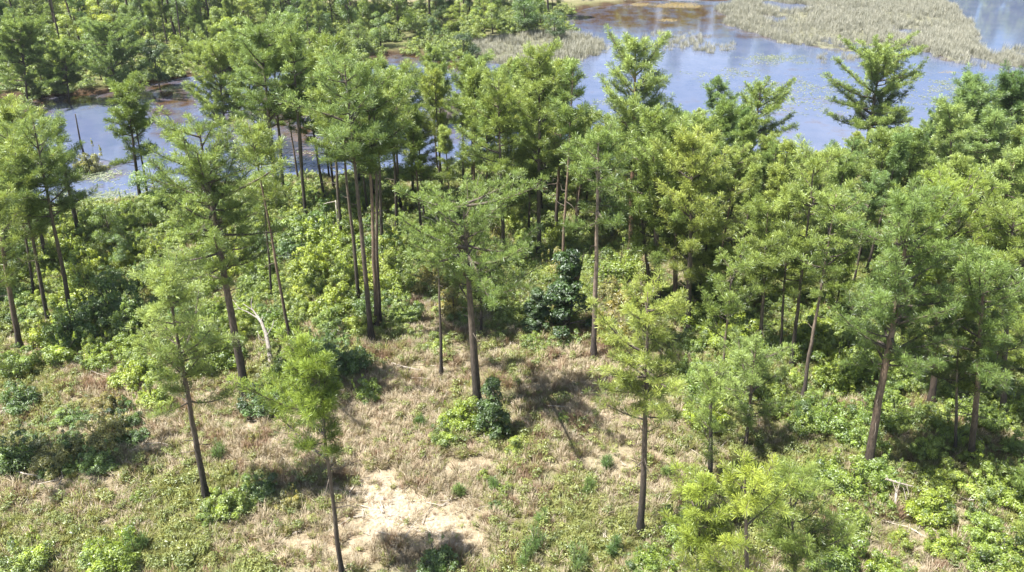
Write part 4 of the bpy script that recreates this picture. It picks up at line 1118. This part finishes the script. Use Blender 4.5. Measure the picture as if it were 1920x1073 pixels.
def undergrowth():
    src = [(shrub_meshes(3100 + i, 1.0, 1.0, 2800, .047, 12)[1], TINT[t][0]) for i, t in enumerate('vygdrp')]
    regs = []
    n = 17000
    Y = rng.uniform(36, 92, n); X = rng.uniform(-75, 75, n)
    k = in_view(X, Y) & (samp(POND_M, X, Y) < .55); X = X[k]; Y = Y[k]
    sand, straw, green, U, V = fields(X, Y)
    den = np.clip((690 - V) / 90, 0, 1); den = np.maximum(den, np.clip((U - 1430) / 200, 0, 1) * .75)
    den *= 1 - np.clip(straw * 1.3, 0, .97)
    den *= 1 - np.clip((V - 840) / 60, 0, .72)
    den *= np.clip(.25 + 1.6 * (fnoise(X, Y, 6, 501) - .2), .1, 1)
    k = rng.random(len(X)) < den * .85; X = X[k]; Y = Y[k]; U = U[k]
    s = rng.random(len(X)); idx = np.where(s < .34, 0, np.where(s < .58, 1, np.where(s < .78, 2, np.where(s < .88, 3, np.where(s < .95, 4, 5)))))
    mid = (U > 780) & (U < 1260); idx = np.where(mid & (s < .3), 4, idx)
    P = np.stack([X, Y, height(X, Y) - .05], 1); rot = np.stack([0 * X, 0 * X, rng.random(len(X)) * 6.28], 1)
    points_object('undergrowth', P, rot, rng.uniform(.4, 1.25, len(X)), idx, src, 'low leafy undergrowth between the pines and bushes')
    # far bank cover
    n = 9500
    Y = rng.uniform(95, 300, n); X = rng.uniform(-230, 40, n)
    k = (samp(POND_M, X, Y) < .62) & (samp(MARSH_M, X, Y) < .3); X = X[k]; Y = Y[k]
    u, v, d = pix(np.stack([X, Y, 0 * X], -1)); k = (u > -150) & (u < 1120) & ~((v < 22) & (u > 560)); X = X[k]; Y = Y[k]
    s = rng.random(len(X)); idx = np.where(s < .3, 0, np.where(s < .5, 1, np.where(s < .8, 2, 3)))
    P = np.stack([X, Y, height(X, Y) - .05], 1); rot = np.stack([0 * X, 0 * X, rng.random(len(X)) * 6.28], 1)
    points_object('far_bank_undergrowth', P, rot, rng.uniform(1.0, 2.3, len(X)), idx, src, 'leafy low growth covering the far bank beneath its trees')
undergrowth()

def reeds():
    src = [(blades(21 + i, 46, 1.6, .35, .045, 'reed', .15, .55), c) for i, c in enumerate([(.88, .94, .84), (1.05, 1.03, .98), (.55, .76, .42), (1.08, 1.07, 1.12)])]
    n = 90000
    X = rng.uniform(-20, 190, n); Y = rng.uniform(105, 260, n)
    m = samp(MARSH_M, X, Y); g = fnoise(X, Y, 9, 601)
    k = (m > .35) & (rng.random(n) < np.clip((g - .30) * 4, .25, 1)); X = X[k]; Y = Y[k]; g2 = fnoise(X, Y, 14, 611)
    s = rng.random(len(X)); idx = np.where(s < np.clip((g2 - .40) * 4, .05, .85), 2, np.where(s < .6, 0, np.where(s < .85, 1, 3)))
    pts = [(X, Y, idx, rng.uniform(.4, .95, len(X)) * (.65 + .7 * fnoise(X, Y, 10, 621)))]
    # thin clumps standing in the water off the marsh
    for (u, v, ru, rv, c) in [(1285, 80, 55, 16, 90), (1240, 66, 20, 8, 30), (1330, 96, 14, 5, 16), (1110, 88, 30, 12, 50), (1590, 108, 80, 8, 40), (1360, 88, 20, 8, 14)]:
        uu = u + rng.normal(0, .5, c) * ru; vv = v + rng.normal(0, .5, c) * rv
        W = at0(uu, vv); pts.append((W[:, 0], W[:, 1], rng.choice([1, 3], c), rng.uniform(.35, .85, c)))
    X, Y, idx, sc = (np.concatenate([p[i] for p in pts]) for i in range(4))
    P = np.stack([X, Y, np.maximum(height(X, Y), -.25)], 1); rot = np.stack([rng.normal(0, .05, len(X)), rng.normal(0, .05, len(X)), rng.random(len(X)) * 6.28], 1)
    points_object('reeds', P, rot, sc, idx, src, 'pale dry reeds standing over the marsh beyond the water')
    # dry grass of the clearing beyond the far bank
    n = 2600
    X = rng.uniform(-60, 40, n); Y = rng.uniform(178, 300, n)
    k = samp(POND_M, X, Y) < .4; X = X[k]; Y = Y[k]
    P = np.stack([X, Y, height(X, Y)], 1); rot = np.stack([0 * X, 0 * X, rng.random(len(X)) * 6.28], 1)
    points_object('far_dry_grass', P, rot, rng.uniform(.5, .9, len(X)), rng.integers(0, 3, len(X)), src, 'pale dry grass of the opening beyond the far bank')
reeds()

def lilies():
    b = Buf(); r = np.random.default_rng(5)
    th = np.arange(7) * 2 * PI / 8
    for k in range(14):
        c = r.normal(0, .5, 2); s = r.uniform(.07, .14)
        V = np.concatenate([[[c[0], c[1], .012]], np.stack([c[0] + np.cos(th) * s, c[1] + np.sin(th) * s, np.full(7, .012 + r.random() * .03)], 1)])
        b.add(V, [[0, i, i + 1] for i in range(1, 7)], (0, 0, 1), r.random())
    src = [(b.mesh('lily_clump', M['lily']), (1, 1, 1)), (b.mesh('lily_clump', M['lily']), (1.2, .9, .6))]
    P = []
    for (u, v, ru, rv, c) in [(220, 372, 150, 14, 110), (130, 385, 120, 12, 40), (175, 325, 40, 12, 60), (1370, 140, 60, 10, 26), (1470, 170, 120, 26, 60), (1600, 190, 160, 40, 80),
                              (1790, 170, 80, 24, 90), (1450, 110, 50, 8, 60), (700, 330, 60, 10, 60), (500, 300, 60, 20, 50), (1180, 200, 60, 30, 40)]:
        uu = u + rng.normal(0, .6, c) * ru; vv = v + rng.normal(0, .6, c) * rv
        W = at0(uu, vv); k = samp(POND_M, W[:, 0], W[:, 1]) > .8; P.append(W[k])
    P = np.concatenate(P); P[:, 2] = 0
    n = len(P); rot = np.stack([np.zeros(n), np.zeros(n), rng.random(n) * 6.28], 1)
    points_object('lily_pads', P, rot, rng.uniform(.6, 1.3, n), rng.integers(0, 2, n), src, 'floating lily pads speckling the pond surface')
lilies()

def woodland():
    col_src = [(VAR[i][2], TINT[t][0]) for i, t in ((0, 'g'), (1, 'b'))] + [(BT[i][2], TINT[t][0]) for i, t in ((0, 'b'), (1, 'g'))]
    n = 2300
    X = rng.uniform(-330, 330, n); Y = 197 + rng.random(n) ** 1.6 * 170
    k = (samp(POND_M, X, Y) < .3) & (samp(MARSH_M, X, Y) < .3) & ((X > 8) | (Y > 262)) & (np.abs(X - 49 - (Y - 200) * .2) > 2.5); X = X[k]; Y = Y[k]; n = len(X)
    P = np.stack([X, Y, height(X, Y)], 1); rot = np.stack([0 * X, 0 * X, rng.random(n) * 6.28], 1)
    points_object('distant_woodland', P, rot, rng.uniform(.9, 1.5, n), rng.integers(0, 4, n), col_src, 'far woodland beyond the marsh, read as one mass')
woodland()

# ------------------------------------------------------------------ labels for the rest, told by look and neighbours
def place_words(u, v, L):
    du = u - L[0]; dv = v - L[1]
    if abs(du) > abs(dv) * 1.1: return 'right of' if du > 0 else 'left of'
    return 'in front of' if dv > 0 else 'behind'
used = {}
for (o, kind, u, v, look, size, wr) in PENDING:
    ds = sorted(LAND, key=lambda L: (L[0] - u) ** 2 + 1.5 * (L[1] - v) ** 2)
    a, b = ds[0], ds[1]
    big = {'pine': ('short', 'tall', 11.0), 'young pine': ('low', 'high', 5.2), 'leafy tree': ('low', 'high', 7.0), 'bush': ('small', 'large', 2.6)}[kind]
    sz = big[0] if size < big[2] else big[1]
    opts = ['%s %s %s %s the %s' % (sz, look, kind, place_words(u, v, L), L[2]) for L in (a, b)]
    opts += ['%s %s %s %s the %s' % (sz, look, kind, place_words(u, v, L), L[2]) for L in ds[2:6]]
    opts += ['%s %s %s between the %s and the %s' % (sz, look, kind, a[2], b[2])]
    opts += ['%s %s %s %s the %s and %s the %s' % (sz, look, kind, place_words(u, v, a), a[2], place_words(u, v, L), L[2]) for L in ds[1:5]]
    opts = [t for t in opts if len(t.split()) <= 16] or [opts[0]]
    for t in opts:
        if t not in used: break
    else:
        k = 2
        words = ['second', 'third', 'fourth', 'fifth', 'sixth', 'seventh', 'eighth', 'ninth', 'tenth']
        far = 'nearer' if v > a[1] else 'further'
        t = '%s %s' % (far, opts[0])
        while t in used and k < 11:
            t = '%s %s' % (words[k - 2], opts[0]); k += 1
    used[t] = 1
    o['label'] = t

# ------------------------------------------------------------------ thin summer haze
def haze():
    b = bpy.data.meshes.new('haze')
    x0, x1, y0, y1, z0, z1 = -2210, 2210, -310, 3010, -3.0, 34.0
    v = [(x, y, z) for z in (z0, z1) for y in (y0, y1) for x in (x0, x1)]
    b.from_pydata(v, [], [(0, 2, 3, 1), (4, 5, 7, 6), (0, 1, 5, 4), (2, 6, 7, 3), (0, 4, 6, 2), (1, 3, 7, 5)])
    m, nt, out = new_mat('haze_air')
    pv = nt.nodes.new('ShaderNodeVolumePrincipled')
    pv.inputs['Color'].default_value = (.86, .93, 1, 1); pv.inputs['Density'].default_value = HAZE; pv.inputs['Anisotropy'].default_value = .2
    nt.links.new(pv.outputs[0], out.inputs['Volume'])
    b.materials.append(m)
    o = bpy.data.objects.new('haze', b); COL.objects.link(o); o['kind'] = 'stuff'; o['label'] = 'thin pale haze of a summer day'
HAZE = .00013
haze()
